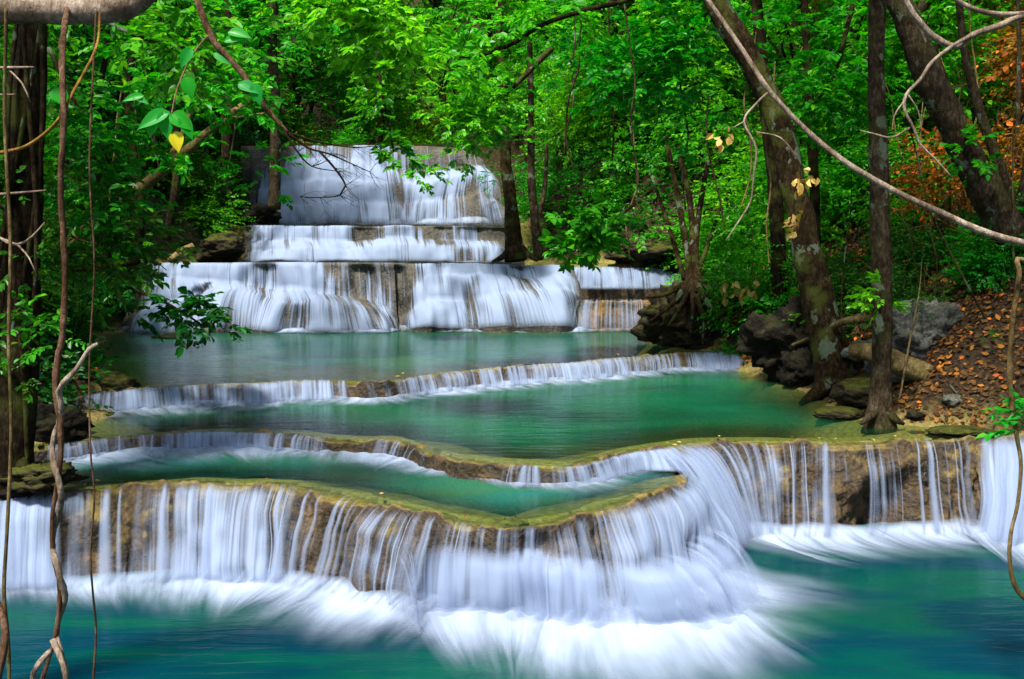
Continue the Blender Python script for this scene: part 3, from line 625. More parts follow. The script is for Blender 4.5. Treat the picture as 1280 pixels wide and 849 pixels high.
stepped([[(162, 329, 33, .35), (160, 348, 32.8, .5), (150, 392, 31.8, .35), (140, 420, 31.4, .5)], [(215, 329, 33, .5), (213, 350, 32.7, .6), (215, 384, 31.8, .55), (205, 420, 31.3, .65)],
         [(260, 329, 33, .5), (258, 353, 32.6, .7), (262, 362, 31.9, .75), (240, 418, 31.2, .75)], [(320, 328, 33, .5), (318, 357, 32.6, .7), (322, 366, 31.8, .7), (318, 416, 31.2, .6)],
         [(350, 328, 33, .5), (350, 362, 32.6, .7), (352, 380, 31.5, .65), (338, 417, 31.0, .75)], [(400, 328, 33, .52), (400, 368, 32.5, .62), (408, 378, 31.4, .6), (408, 417, 30.8, .75)],
         [(455, 328, 33, .52), (458, 372, 32.5, .62), (465, 382, 31.4, .7), (485, 416, 31.0, .75)], [(492, 328, 33, .55), (496, 388, 32.5, .55), (498, 400, 32.2, .45), (500, 413, 31.7, .5)]],
        'rock_ledge', 'grey stone steps and dome under the left half of the wide cascade', 'water over the steps and the dome in the left half of the wide cascade', 'ledge_far', foam=(Z3, [(100, .5, .7), (240, .7, .9), (410, 1.0, 1.0), (500, .8, .8)], .12))
stepped([[(484, 328, 33, .55), (486, 380, 32.5, .5), (488, 397, 32.3, .45), (490, 413, 31.8, .5)], [(512, 329, 33, .52), (514, 362, 32.5, .55), (514, 388, 32.3, .5), (518, 413, 31.6, .65)], [(532, 330, 33, .5), (534, 348, 32.5, .7), (537, 378, 31.9, .75), (545, 412, 31.3, .8)],
         [(600, 330, 33, .5), (600, 344, 32.5, .75), (606, 374, 31.8, .75), (612, 412, 31.2, .8)], [(650, 331, 33, .55), (655, 345, 32.3, .8), (668, 360, 31.6, .8), (688, 411, 31.1, .8)], [(690, 333, 33, .5), (700, 347, 32.3, .8), (708, 362, 31.6, .75), (722, 410, 31.1, .75)],
         [(715, 336, 33, .3), (722, 352, 32.5, .4), (728, 372, 31.9, .4), (738, 410, 31.5, .5)]],
        'rock_ledge', 'grey stone wall and brow under the right half of the wide cascade', 'thick white slide of water on the right half of the wide cascade', 'ledge_far', foam=(Z3, [(480, .8, .8), (600, 1.0, 1.0), (740, 1.0, .9)], .15))
stepped([[(300, 182, 42.5, .2), (300, 210, 42.2, .3), (299, 240, 42, .3), (298, 262, 41.8, .4), (297, 283, 41.6, .5)], [(345, 182, 42.5, .45), (345, 204, 42.2, .65), (344, 235, 41.8, .75), (343, 262, 41.3, .75), (342, 283, 41, .8)],
         [(400, 182, 42.5, .42), (400, 200, 42.2, .7), (400, 225, 41.6, .9), (400, 255, 41, .85), (400, 283, 40.5, .85)], [(450, 182, 42.5, .42), (450, 203, 42.1, .65), (450, 230, 41.5, .8), (452, 255, 40.9, .75), (455, 283, 40.3, .8)],
         [(490, 182, 42.5, .40), (492, 215, 42, .45), (495, 230, 41, .85), (498, 255, 40.6, .8), (500, 283, 40, .8)], [(530, 182, 42.5, .36), (532, 220, 42, .4), (540, 230, 40.7, .85), (530, 254, 40.3, .65), (525, 283, 39.6, .8)],
         [(565, 184, 42.3, .36), (570, 212, 41.8, .45), (575, 220, 40.5, .85), (568, 246, 40.0, .6), (570, 283, 39, .8)], [(590, 190, 42, .36), (598, 208, 41.5, .5), (606, 215, 40.3, .75), (604, 240, 39.7, .5), (610, 283, 38.6, .7)],
         [(604, 200, 41.8, .2), (612, 215, 41.2, .4), (625, 230, 40.2, .5), (628, 256, 39.3, .35), (645, 285, 38.4, .6)]],
        'rock_ledge', 'tall stone wall of the top fall, breaking into small steps at its right', 'tall white topmost fall framed by forest, stepping down at its right', 'ledge_far', amp=0.15, dc=-0.1, foam=(Z5 + 0.12, [(300, .8, .7), (645, .8, .8)], .35))
stepped([[(303, 282, 36.2, .3), (303, 300, 36.0, .4), (302, 313, 35.8, .4), (300, 328, 35.5, .5)], [(322, 282, 36.2, .6), (322, 300, 36, .6), (322, 314, 35.7, .6), (320, 328, 35.4, .7)], [(350, 282, 36.2, .5), (350, 302, 35.9, .5), (352, 316, 35.3, .75), (352, 328, 34.9, .85)],
         [(385, 283, 36.2, .5), (385, 301, 35.9, .5), (388, 309, 35.0, .8), (388, 328, 34.6, .9)], [(430, 282, 36.2, .55), (430, 303, 35.9, .6), (434, 314, 35.5, .75), (438, 328, 35.1, .8)], [(455, 283, 36.2, .45), (456, 299, 36, .4), (460, 306, 35.0, .5), (462, 328, 34.7, .7)],
         [(540, 282, 36.2, .55), (540, 299, 36, .6), (542, 306, 34.9, .65), (542, 328, 34.6, .7)], [(612, 283, 36.2, .5), (614, 300, 36, .5), (618, 308, 35.0, .6), (620, 328, 34.7, .65)], [(645, 284, 36.2, .25), (648, 300, 36, .3), (652, 314, 35.7, .3), (655, 328, 35.4, .3)]],
        'rock_ledge', 'tan stone step just under the top fall, with a pale shelf at its right', 'wide short fall on the step just below the top fall', 'ledge_far', amp=0.12, foam=(Z4, [(300, .6, .5), (660, .6, .5)], .12))
# white bulge low on the nearest curtain
BUL = fall([(478, 702, 462, 762, .75, .1), (510, 688, 498, 770, .75, .1), (560, 676, 552, 777, .78, .1), (640, 676, 640, 780, .76, .1), (700, 694, 712, 780, .70, .1), (760, 700, 785, 772, .74, .1), (840, 690, 872, 744, .8, .1), (880, 660, 925, 715, .85, .1)], 0.80, Z0, wob=0.04)
BUL.D = BUL.D * 0.35 + np.array([[0.0, -0.65]]); BUL.D /= np.linalg.norm(BUL.D, axis=1)[:, None]
sh = LOW  # keep the bulge in front of the ledge face
for i in range(len(BUL.u)):
    j = int(np.argmin(np.abs(LOW.L[:, 0] - BUL.L[i, 0]))); yl = LOW.L[j, 1] + (LOW.B[j, 1] - LOW.L[j, 1]) * 0.45
    BUL.L[i, 1] = min(BUL.L[i, 1], yl - 0.03); BUL.B[i, 1] = min(BUL.B[i, 1], BUL.L[i, 1] - 0.22)
wb = thing('waterfall', 'thick white fan of water bulging at the middle of the nearest curtain', 'waterfall')
veil_part(BUL, wb, M['veil'], 0.06, ripple=0.06, back=0.0, fl=0.32, ends=1.0, dens=.03, f0=.6); strands_part(BUL, wb, 36, 0.03, 0.09, 0.09)
foam_part(BUL, wb, [(400, .9, .9), (500, 1.9, 1.2), (640, 2.3, 1.32), (760, 2.5, 1.32), (880, 1.9, 1.4), (940, 1.5, 1.1)], drift=(0.15, -0.1), pile=0.16, zoff=0.03, ends=0.2, inset=0.42, pw=0.34)
# ------------------------------------------------------------------ leaves, crowns, trees
def nrmz(a): return a / (np.linalg.norm(a, axis=-1, keepdims=True) + 1e-9)
def leaf_arrays(b, ax, nm, L, Wd, fold=0.22, droop=0.12):
    ax = nrmz(ax); sd_ = nrmz(np.cross(ax, nm)); nm = np.cross(sd_, ax); L = L[:, None]; Wd = Wd[:, None]
    tip = b + ax * L - nm * droop * L
    l1 = b + ax * 0.32 * L + sd_ * Wd + nm * fold * Wd; l2 = b + ax * 0.70 * L + sd_ * Wd * 0.72 + nm * fold * Wd * 0.4
    r1 = b + ax * 0.32 * L - sd_ * Wd + nm * fold * Wd; r2 = b + ax * 0.70 * L - sd_ * Wd * 0.72 + nm * fold * Wd * 0.4
    V = np.stack([b, l1, l2, tip, r2, r1], 1).reshape(-1, 3); n = len(b); o = np.arange(n)[:, None] * 6
    F = np.stack([o + [0, 1, 2, 3], o + [0, 3, 4, 5]], 1).reshape(-1, 4)
    return V, F
def sprays(c, d, ln, nl, leaf, rg, wr=0.30, droop=0.18, flat=0.75):
    """leafy twigs: c (N,3) start, d (N,3) direction, ln (N) length -> leaf arrays"""
    N = len(c); d = nrmz(d); up = nrmz(np.array([0, 0, 1.0]) + rg.normal(0, 0.35 * (1.2 - flat) + 0.12, (N, 3)))
    s = nrmz(np.cross(d, up)); up = np.cross(s, d)
    t = np.linspace(0.12, 1, nl)[None].repeat(N, 0) + rg.uniform(-0.05, 0.05, (N, nl))
    sg = np.where(np.arange(nl) % 2 == 0, 1.0, -1.0)[None].repeat(N, 0)
    ang = np.where(np.arange(nl) == nl - 1, 0.05, 0.95)[None] + rg.normal(0, 0.25, (N, nl))
    z = np.array([0, 0, 1.0])
    P = c[:, None] + d[:, None] * (ln[:, None] * t)[..., None] - z * (droop * ln[:, None] * t ** 2)[..., None]
    A = d[:, None] * np.cos(ang)[..., None] + s[:, None] * (np.sin(ang) * sg)[..., None] - z * (0.25 + rg.uniform(-0.25, 0.3, (N, nl)))[..., None]
    Nn = up[:, None] + rg.normal(0, 0.33, (N, nl, 3))
    L = leaf * rg.uniform(0.5, 1.25, (N, nl)) * rg.uniform(0.75, 1.2, (N, 1)); 
    return leaf_arrays(P.reshape(-1, 3), A.reshape(-1, 3), nrmz(Nn.reshape(-1, 3)), L.ravel(), (L * wr * rg.uniform(0.8, 1.2, L.shape)).ravel())
def clump_leaves(clumps, per, nl, leaf, rg, ln=0.55, wr=0.30, flat=0.7, squash=0.75):
    C = []; D = []; Ls = []
    for (p, r) in clumps:
        n = max(4, int(per * r * r)); u = nrmz(rg.normal(0, 1, (n, 3)) + np.array([0, 0, 0.25]))
        rad = r * rg.uniform(0.25, 1.0, n) ** 0.6; q = u * rad[:, None]; q[:, 2] *= squash
        C.append(np.asarray(p) + q); dd = u + rg.normal(0, 0.35, (n, 3)); dd[:, 2] *= 0.45; D.append(dd); Ls.append(ln * rg.uniform(0.6, 1.3, n))
    return sprays(np.concatenate(C), np.concatenate(D), np.concatenate(Ls), nl, leaf, rg, wr, flat=flat)
def scatter_clumps(n, c, rx, rz, r0, r1, rg):
    out = []
    for _ in range(n):
        u = nrmz(rg.normal(0, 1, 3)); k = rg.uniform(0.35, 1) ** 0.6
        out.append((np.array(c) + u * k * np.array([rx, rx, rz]), rg.uniform(r0, r1)))
    return out

def proto_tree(name, h, r0, seed, leafmat, barkmat, crown_lo=0.4, nclump=16, rx=2.3, leaf=0.20, per=26, nl=9, lean=0.6):
    rg = np.random.default_rng(seed)
    root = thing(name, 'x', 'tree')
    pts = [np.array([0, 0, -0.4])]; n = 6
    for i in range(1, n + 1): pts.append(np.array([lean * (i / n) ** 1.5 * rg.uniform(0.5, 1.2) + rg.normal(0, 0.1), rg.normal(0, 0.14), h * i / n * 0.97]))
    pts = np.array(pts); mb = MB(); V, F = tube(pts, np.linspace(r0, r0 * 0.28, len(pts)), 10, 0.25, 0.18, 2.5, seed); mb.add(V, F)
    cl = []
    zc = h * (crown_lo + 1.05) / 2
    for (p, r) in scatter_clumps(nclump, (lean * 0.6, 0, zc), rx, h * (1.05 - crown_lo) / 2, 0.65, 1.15, rg):
        cl.append((p, r)); k = np.clip((p[2] - 0.9) / h, 0.25, 0.95); i = int(np.argmin(np.abs(pts[:, 2] - k * h * 0.85))); a = pts[i]
        m_ = (a + p) / 2 + np.array([0, 0, 0.25]) + rg.normal(0, 0.12, 3)
        V, F = tube([a, m_, p + rg.normal(0, 0.2, 3)], [r0 * 0.3, r0 * 0.17, 0.012], 6, 0.3); mb.add(V, F)
    mb.build('trunk', M[barkmat], root)
    V, F = clump_leaves(cl, per, nl, leaf, rg); new_mesh('crown', V, F, M[leafmat], root, smooth=False)
    return root
def proto_shrub(name, h, rx, seed, leafmat, barkmat, leaf=0.12, nclump=11, per=80, nl=9, nst=6, wr=0.3):
    rg = np.random.default_rng(seed); root = thing(name, 'x', 'shrub'); mb = MB(); cl = scatter_clumps(nclump, (0, 0, h * 0.52), rx * 0.75, h * 0.45, 0.38 * rx, 0.62 * rx, rg)
    for k in range(nst):
        p = cl[k % len(cl)][0] * np.array([1, 1, 1.1]); b = np.array([rg.normal(0, 0.15), rg.normal(0, 0.15), -0.25])
        V, F = tube([b, (b + p) / 2 + rg.normal(0, 0.1, 3), p], [0.03, 0.022, 0.008], 6, 0.2); mb.add(V, F)
    mb.build('stems', M[barkmat], root)
    V, F = clump_leaves(cl, per, nl, leaf, rg, ln=0.5, wr=wr, flat=0.6); new_mesh('foliage', V, F, M[leafmat], root, smooth=False)
    return root
FIRST = {}
def place(proto, loc, rz, s, label, cat_, group=None, sz=None):
    if proto.name not in FIRST: FIRST[proto.name] = 1; o = proto
    else:
        o = proto.copy(); COL.objects.link(o)
        for ch in list(proto.children):
            c = ch.copy(); COL.objects.link(c); c.parent = o
    o.location = loc; o.rotation_euler = (0, 0, rz); o.scale = (s, s, sz or s); o['label'] = label; o['category'] = cat_
    if group: o['group'] = group
    elif 'group' in o: del o['group']
    return o

TREES = [proto_tree('forest_tree', 9.5, 0.17, 11, 'leaf_bright', 'bark_grey', 0.24, 20, 2.5, 0.155, 66),
         proto_tree('forest_tree', 8.0, 0.14, 12, 'leaf_mid', 'bark_brown', 0.22, 18, 2.4, 0.155, 66),
         proto_tree('forest_tree', 11.0, 0.19, 13, 'leaf_bright', 'bark_brown', 0.28, 22, 2.8, 0.17, 60),
         proto_tree('forest_tree', 7.0, 0.12, 14, 'leaf_olive', 'bark_grey', 0.30, 13, 2.0, 0.15, 66),
         proto_tree('forest_tree', 10.0, 0.17, 15, 'leaf_mid', 'bark_dark', 0.26, 20, 2.7, 0.165, 60)]
SHRUBS = [proto_shrub('leafy_shrub', 2.6, 1.35, 21, 'leaf_mid', 'bark_brown'), proto_shrub('leafy_shrub', 2.0, 1.2, 22, 'leaf_dark', 'bark_dark'),
          proto_shrub('leafy_shrub', 2.8, 1.4, 23, 'leaf_bright', 'bark_brown'), proto_shrub('leafy_shrub', 2.2, 1.15, 24, 'leaf_olive', 'bark_tan', 0.115),
          proto_shrub('leafy_shrub', 1.7, 1.1, 25, 'leaf_bright', 'bark_brown', 0.135, wr=0.26)]
def proj(p):
    p = np.asarray(p, float) - np.array([0, 0, CAMZ]); d = p[1] * cp - p[2] * sp_; u = p[1] * sp_ + p[2] * cp
    return CX + p[0] / d * FPX, CY - u / d * FPX
PLACED = []
def scatter(protos, n, xr, yr, dmin, lab, cat_, group, smin, smax, side, off=0.9, wt=None, ok=None, tries=60):
    k = 0
    for _ in range(n * tries):
        if k >= n: break
        x_, y_ = rng.uniform(*xr), rng.uniform(*yr)
        if side == 'R': x_ = np.interp(y_, YR, XRv) + off + x_
        elif side == 'L': x_ = np.interp(y_, YL, XLv) - off - x_
        px, _py = proj((x_, y_, 5))
        if px < -130 or px > 1410: continue
        if ok and not ok(x_, y_, px): continue
        if any((x_ - a) ** 2 + (y_ - b) ** 2 < dmin * dmin for a, b, c in PLACED if c == cat_): continue
        PLACED.append((x_, y_, cat_)); s = rng.uniform(smin, smax); i = rng.choice(len(protos), p=wt)
        place(protos[i], (x_, y_, gz(x_, y_) - 0.05), rng.uniform(0, 6.28), s, lab, cat_, group, s * rng.uniform(0.9, 1.15)); k += 1
    return k
# trees: behind the top fall, right slope, left slope, far slope
scatter(TREES, 24, (-19, 12), (46.5, 60), 2.1, 'leafy forest tree standing behind the top fall', 'tree', 'forest trees behind the top fall', 0.9, 1.35, 'C')
scatter(TREES, 22, (-32, 32), (60, 82), 3.2, 'distant tree on the wooded rise far behind the top fall', 'tree', 'distant trees on the far rise', 1.2, 1.9, 'C')
scatter(TREES, 32, (2.0, 15), (27, 50), 1.9, 'leafy tree on the slope right of the upper falls', 'tree', 'trees on the slope right of the upper falls', 0.75, 1.15, 'R', 0.8, [.3, .2, .25, .1, .15], ok=lambda a, b, px: px > 690 or b > 45)
scatter(TREES, 13, (2.5, 10), (18, 29), 2.1, 'leafy tree high on the right bank behind the boulder', 'tree', 'trees high on the right bank', 0.7, 1.0, 'R', 1.5, [.25, .25, .25, .1, .15], ok=lambda a, b, px: px < 1170)
scatter(TREES, 20, (1.2, 14), (27, 47), 2.0, 'leafy tree on the bank left of the upper falls', 'tree', 'trees on the bank left of the upper falls', 0.7, 1.1, 'L', 0.6, [.15, .3, .15, .05, .35])
scatter(TREES, 9, (1.6, 8), (15.5, 26), 2.0, 'dark leafy tree on the shaded left bank', 'tree', 'trees on the shaded left bank', 0.6, 0.9, 'L', 0.8, [.1, .35, .1, .05, .4])  # few bright crowns: this bank's shade is put into the leaf choice
# shrubs
scatter(SHRUBS, 48, (0, 7), (30, 46), 1.0, 'bright bush at the foot of the slope right of the upper falls', 'shrub', 'bushes right of the upper falls', 0.7, 1.2, 'R', 1.0, [.3, .1, .3, .15, .15])
scatter(SHRUBS, 26, (3.0, 12), (20, 34), 1.4, 'leafy bush among the trunks on the right bank', 'shrub', 'bushes among the trunks on the right bank', 0.7, 1.15, 'R', 0.6, [.3, .25, .2, .1, .15], ok=lambda a, b, px: (b > 23 or px < 1000) and px < 1190)
scatter(SHRUBS, 9, (0.4, 3), (24, 31), 1.2, 'leafy bush close to the water behind the mossy roots', 'shrub', 'bushes behind the mossy roots', 0.6, 0.95, 'R', 0.8, [.4, .2, .2, .1, .1])
scatter(SHRUBS, 40, (0.1, 7), (25, 44), 1.1, 'bush on the bank left of the falls', 'shrub', 'bushes left of the falls', 0.7, 1.2, 'L', 0.9, [.3, .4, .2, .0, .1])
scatter(SHRUBS, 24, (0.2, 5), (14.5, 27), 1.1, 'dark bush on the shaded left bank', 'shrub', 'bushes on the shaded left bank', 0.6, 1.05, 'L', 0.9, [.15, .75, .05, .0, .05], ok=lambda a, b, px: not (15.6 < b < 20 and a > -9.2))  # mostly dark leaves: shade of the bank put into leaf colour
ORANGE = [proto_shrub('dry_shrub', 2.6, 1.3, 28, 'leaf_orange', 'bark_tan', 0.12, per=60)]
scatter(ORANGE, 9, (3.0, 9), (18.5, 29), 1.3, 'dry orange brown bush high on the slope at the right edge', 'shrub', 'dry orange bushes at the right edge', 0.7, 1.15, 'R', 0.6, ok=lambda a, b, px: px > 1190)
scatter(SHRUBS, 18, (-16, 6), (46.5, 56), 1.7, 'bush in the shade behind the top fall', 'shrub', 'bushes behind the top fall', 0.7, 1.3, 'C')

# ground cover and litter
def gnormal_pts(n, side, d0, d1, y0, y1, pw=1.5):
    yy = rng.uniform(y0, y1, n); dd = d0 + (d1 - d0) * rng.uniform(0, 1, n) ** pw
    xx = np.interp(yy, YR, XRv) + dd if side == 'R' else np.interp(yy, YL, XLv) - dd
    zz = ground_z(xx, yy); return np.stack([xx, yy, zz], 1)
def undergrowth(name, n, side, d0, d1, y0, y1, mat, leaf=0.13, keep=0.1):
    P = gnormal_pts(n, side, d0, d1, y0, y1); k = fbm(P * 0.55 + 31, 3) > keep; P = P[k]; N = len(P)
    D = rng.normal(0, 1, (N, 3)); D[:, 2] = np.abs(D[:, 2]) * 0.7; P[:, 2] += 0.03
    V, F = sprays(P, D, rng.uniform(0.3, 0.75, N), 8, leaf, rng, flat=0.5); o = new_mesh(name, V, F, M[mat], smooth=False); tag(o, kind='stuff')
undergrowth('undergrowth', 4500, 'R', 0.8, 13, 23, 46, 'leaf_mid', 0.16, -0.3)
undergrowth('undergrowth', 4200, 'R', 0.6, 8, 28, 46, 'leaf_mid', 0.14, -0.7)
undergrowth('undergrowth', 2600, 'R', 0.9, 8, 14.5, 24, 'leaf_dark', 0.11, 0.05)
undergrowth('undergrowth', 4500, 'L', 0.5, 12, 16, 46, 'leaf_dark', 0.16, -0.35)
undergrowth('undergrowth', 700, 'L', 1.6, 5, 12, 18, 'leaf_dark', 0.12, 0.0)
def flat_leaves(P, size, mat, name, tilt=0.35, kind='stuff'):
    N = len(P); a = rng.uniform(0, 6.28, N); e = 0.15
    zx = (ground_z(P[:, 0] + e, P[:, 1]) - ground_z(P[:, 0] - e, P[:, 1])) / (2 * e); zy = (ground_z(P[:, 0], P[:, 1] + e) - ground_z(P[:, 0], P[:, 1] - e)) / (2 * e)
    nm = nrmz(np.stack([-zx, -zy, np.ones(N)], 1) + rng.normal(0, tilt, (N, 3))); h = np.stack([np.cos(a), np.sin(a), np.zeros(N)], 1)
    ax = nrmz(h - nm * (h * nm).sum(1)[:, None]); L = size * rng.uniform(0.6, 1.4, N)
    V, F = leaf_arrays(P + nm * 0.02, ax, nm, L, L * 0.3, 0.3, -0.1); o = new_mesh(name, V, F, M[mat], smooth=False); return tag(o, kind=kind)
flat_leaves(gnormal_pts(14000, 'R', 0.4, 9, 14.5, 27, 1.0), 0.10, 'litter', 'fallen_leaves')
scatter(SHRUBS, 14, (1.0, 6), (17, 24), 1.2, 'low dark bush on the leaf covered slope of the right bank', 'shrub', 'low bushes on the leaf covered slope', 0.3, 0.6, 'R', 0.4, [.3, .4, .1, .1, .1], ok=lambda a, b, px: px > 1000)
flat_leaves(gnormal_pts(1500, 'L', 0.4, 6, 12, 30, 1.2), 0.13, 'litter', 'fallen_leaves')

flat_leaves(gnormal_pts(16000, 'R', 0.3, 8, 14.5, 24, 1.0), 0.085, 'litter_brown', 'fallen_leaves', 0.6)
# ------------------------------------------------------------------ hand placed trees, rocks, branches, vines
def ptube(mb, pts, rpx, seg=8, step=None, rough=0.12, rf=4.0, seed=0, jit=0.0):
    P = np.array([W(a, b, c) for a, b, c in pts]); r = [PX(q, c) for q, (a, b, c) in zip(np.interp(np.linspace(0, 1, len(pts)), np.linspace(0, 1, len(np.atleast_1d(rpx))), np.atleast_1d(rpx)), pts)]
    if jit: P[1:-1] += np.random.default_rng(seed).normal(0, jit, P[1:-1].shape)
    st = step or max(0.03, min(0.25, max(r) * 0.8)); V, F = tube(P, r, seg, st, rough, rf, seed); mb.add(V, F); return P
def twigs(mb, P, d, ln, r, depth, rg, spread=0.7, droop=0.0, nb=3):
    """recursive bare twigs"""
    d = nrmz(np.asarray(d, float)); q = [np.asarray(P, float)]; dd = d.copy()
    for i in range(4):
        dd = nrmz(dd + rg.normal(0, 0.16, 3) - np.array([0, 0, droop])); q.append(q[-1] + dd * ln / 4)
    V, F = tube(q, [r, r * 0.8, r * 0.6, r * 0.45, r * 0.25], 5, ln / 8); mb.add(V, F)
    if depth > 0:
        for k in range(nb):
            i = rg.integers(1, 5); twigs(mb, q[i], nrmz(q[i] - q[i - 1]) + rg.normal(0, spread, 3), ln * rg.uniform(0.45, 0.75), r * 0.5, depth - 1, rg, spread, droop, nb)
    return q
def crown(parent, clumps, mat, leaf, per=30, nl=9, seed=0, ln=0.5, wr=0.3, name='crown'):
    V, F = clump_leaves(clumps, per, nl, leaf, np.random.default_rng(seed), ln=ln, wr=wr); return new_mesh(name, V, F, M[mat], parent, smooth=False)
def nleaf(items, parent, mat, name='leaf', curve=True):
    """large near leaves: (px,py,Y, ang deg on screen, len px, wid px, face) each a curved blade of its own"""
    for (px, py, Y, ang, ln, wd, tw) in items:
        c = W(px, py, Y); L = PX(ln * 1.1, Y); w = PX(wd * 1.0, Y); a = R(ang); ax = np.array([math.cos(a), -0.25, -math.sin(a)]); ax /= np.linalg.norm(ax)
        nm = nrmz(np.array([tw * 0.5, -0.8, 0.55])); s = nrmz(np.cross(ax, nm)); nm = np.cross(s, ax)
        n, m = 9, 5; V = np.zeros((n, m, 3))
        for i in range(n):
            t = i / (n - 1); ww = w * 0.5 * (math.sin(math.pi * min(1, t * 1.05 + 0.0) ** 0.75) ** 0.8 if 0 < t < 1 else 0.02)
            for j in range(m):
                q = (j - 2) / 2; V[i, j] = c + ax * L * t + s * ww * q - nm * (0.18 * L * t * t) + nm * abs(q) * ww * 0.35
        o = new_mesh(name, V.reshape(-1, 3), grid_faces(n, m), M[mat], parent)
# --- leaning spotted tree, upright tree, right leaning tree
t = thing('leaning_tree', 'thick leaning brown tree with pale green lichen spots, rooted at the pool edge', 'tree', tuple(W(1048, 488, 19.6)))
def kid(mb, name, mat, root, **k):
    o = mb.build(name, mat, root, **k); o.matrix_parent_inverse.identity()
    me = o.data; v = np.zeros(len(me.vertices) * 3, np.float32); me.vertices.foreach_get('co', v); v = v.reshape(-1, 3) - np.array(root.location, np.float32); me.vertices.foreach_set('co', v.ravel()); me.update(); return o
def kidm(o, root):
    me = o.data; v = np.zeros(len(me.vertices) * 3, np.float32); me.vertices.foreach_get('co', v); v = v.reshape(-1, 3) - np.array(root.location, np.float32); me.vertices.foreach_set('co', v.ravel()); me.update(); return o
mb = MB(); ptube(mb, [(870, -130, 20.5), (895, 0, 20.2), (935, 70, 20), (972, 150, 20), (996, 250, 19.9), (1014, 335, 19.8), (1034, 420, 19.6), (1046, 470, 19.5), (1052, 520, 19.5)], [12, 14, 15, 15, 16, 19, 22, 27, 36], 14, 0.12, 0.2, 2.2, 3)
kid(mb, 'trunk', M['bark_brown'], t)
mb = MB()
for a in ([(1045, 470, 19.5), (1020, 492, 19.0), (1000, 505, 18.8)], [(1050, 470, 19.5), (1075, 492, 18.9), (1092, 510, 18.4)], [(1046, 478, 19.4), (1046, 505, 18.9), (1040, 520, 18.7)], [(1052, 455, 19.6), (1090, 470, 19.8), (1120, 468, 20)]):
    m2 = MB(); ptube(m2, a, [15, 9, 3], 8, 0.08, 0.2); kid(m2, 'root', M['bark_brown'], t)
kidm(crown(t, [(W(860 + 60 * k, -190 + 40 * (k % 2), 20.3 + (k % 3 - 1)), 1.2) for k in range(-3, 4)], 'leaf_mid', 0.16, 26, seed=3), t)

t = thing('upright_tree', 'slim straight grey tree standing in shallow water, a tuft of leaves on its trunk', 'tree', tuple(W(1101, 527, 15.9)))
mb = MB(); ptube(mb, [(1094, -140, 15.9), (1097, -10, 15.9), (1095, 80, 15.9), (1098, 190, 15.9), (1101, 300, 15.9), (1103, 400, 15.9), (1101, 480, 15.9), (1100, 515, 15.9), (1100, 540, 15.9)], [9, 10, 10, 11.5, 12, 12.5, 13, 17, 23], 14, 0.1, 0.16, 2.5, 8)
kid(mb, 'trunk', M['bark_grey'], t)
for a in ([(1099, 505, 15.9), (1088, 520, 15.7), (1076, 530, 15.6)], [(1104, 505, 15.9), (1116, 522, 15.7), (1130, 530, 15.7)]):
    m2 = MB(); ptube(m2, a, [9, 6, 2], 8, 0.06, 0.2); kid(m2, 'root', M['bark_grey'], t)
kidm(crown(t, [(W(1099, 370, 15.6), 0.32)], 'leaf_bright', 0.11, 200, seed=5, ln=0.2, name='leaves'), t)
rgc = np.random.default_rng(66)
kidm(crown(t, scatter_clumps(22, (5.6, 13.6, 11.6), 3.3, 1.5, 0.8, 1.25, rgc), 'leaf_mid', 0.15, 40, seed=6), t)  # crown above the view, spread wide on purpose to shade the right bank
for k in range(5): m2 = MB(); V, F = tube([W(1094, -130, 15.9), (5.6 + rgc.normal(0, 1), 14.6, 10.4), (5.6 + rgc.normal(0, 2.2), 13.6 + rgc.normal(0, 1.5), 11.8)], [.1, .07, .02], 7, .2); m2.add(V, F); kid(m2, 'limb', M['bark_grey'], t)

t = thing('bent_tree', 'thick grey brown tree leaning in from the top toward the right edge', 'tree', tuple(W(1310, 345, 17.6)))
mb = MB(); ptube(mb, [(1080, -110, 17.2), (1118, -10, 17.2), (1150, 65, 17.2), (1178, 130, 17.2), (1206, 190, 17.3), (1236, 245, 17.4), (1262, 290, 17.5), (1300, 330, 17.6), (1340, 400, 17.6), (1360, 450, 17.7)], [13, 15, 17, 18, 19, 21, 23, 27, 34, 40], 14, 0.1, 0.22, 2.6, 21)
kid(mb, 'trunk', M['bark_grey'], t)
m2 = MB(); ptube(m2, [(1262, 288, 17.5), (1282, 240, 17.6), (1290, 150, 17.8)], [14, 9, 5]); kid(m2, 'limb', M['bark_grey'], t)
kidm(crown(t, [(W(1215, 188, 17.0), 0.4)], 'leaf_bright', 0.12, 200, seed=9, ln=0.25, name='leaves'), t)
kidm(crown(t, [(W(1010 + 70 * k, -240 + 30 * (k % 2), 17.5 + (k % 3 - 1)), 0.9) for k in range(-1, 3)], 'leaf_mid', 0.15, 26, seed=7), t)

def simple_tree(name, label, pts, rpx, mat, clumps, lmat, leaf=0.14, per=36, seed=1, limbs=(), group=None, base=None, cat_='tree'):
    b = W(*pts[-1]); t = thing(name, label, cat_, tuple(b), group)
    mb = MB(); ptube(mb, pts, rpx, 10, None, 0.18, 2.5, seed)
    kid(mb, 'trunk', M[mat], t)
    for (lp, lr) in limbs: m2 = MB(); ptube(m2, lp, lr, 7, None, 0.15, 3, seed); kid(m2, 'limb', M[mat], t)
    if clumps: kidm(crown(t, [(W(a, b_, c), r) for a, b_, c, r in clumps], lmat, leaf, per, seed=seed), t)
    return t
simple_tree('slim_tree', 'dark thin straight trunk just right of the leaning spotted tree, high up', [(943, -60, 24), (946, 0, 24), (952, 70, 24), (958, 140, 24), (968, 230, 24), (972, 300, 24), (975, 390, 24)], [6, 7, 8, 9, 10], 'bark_dark', [(930, -90, 24, 1.1), (980, -70, 24.5, 1.0)], 'leaf_mid', seed=31)
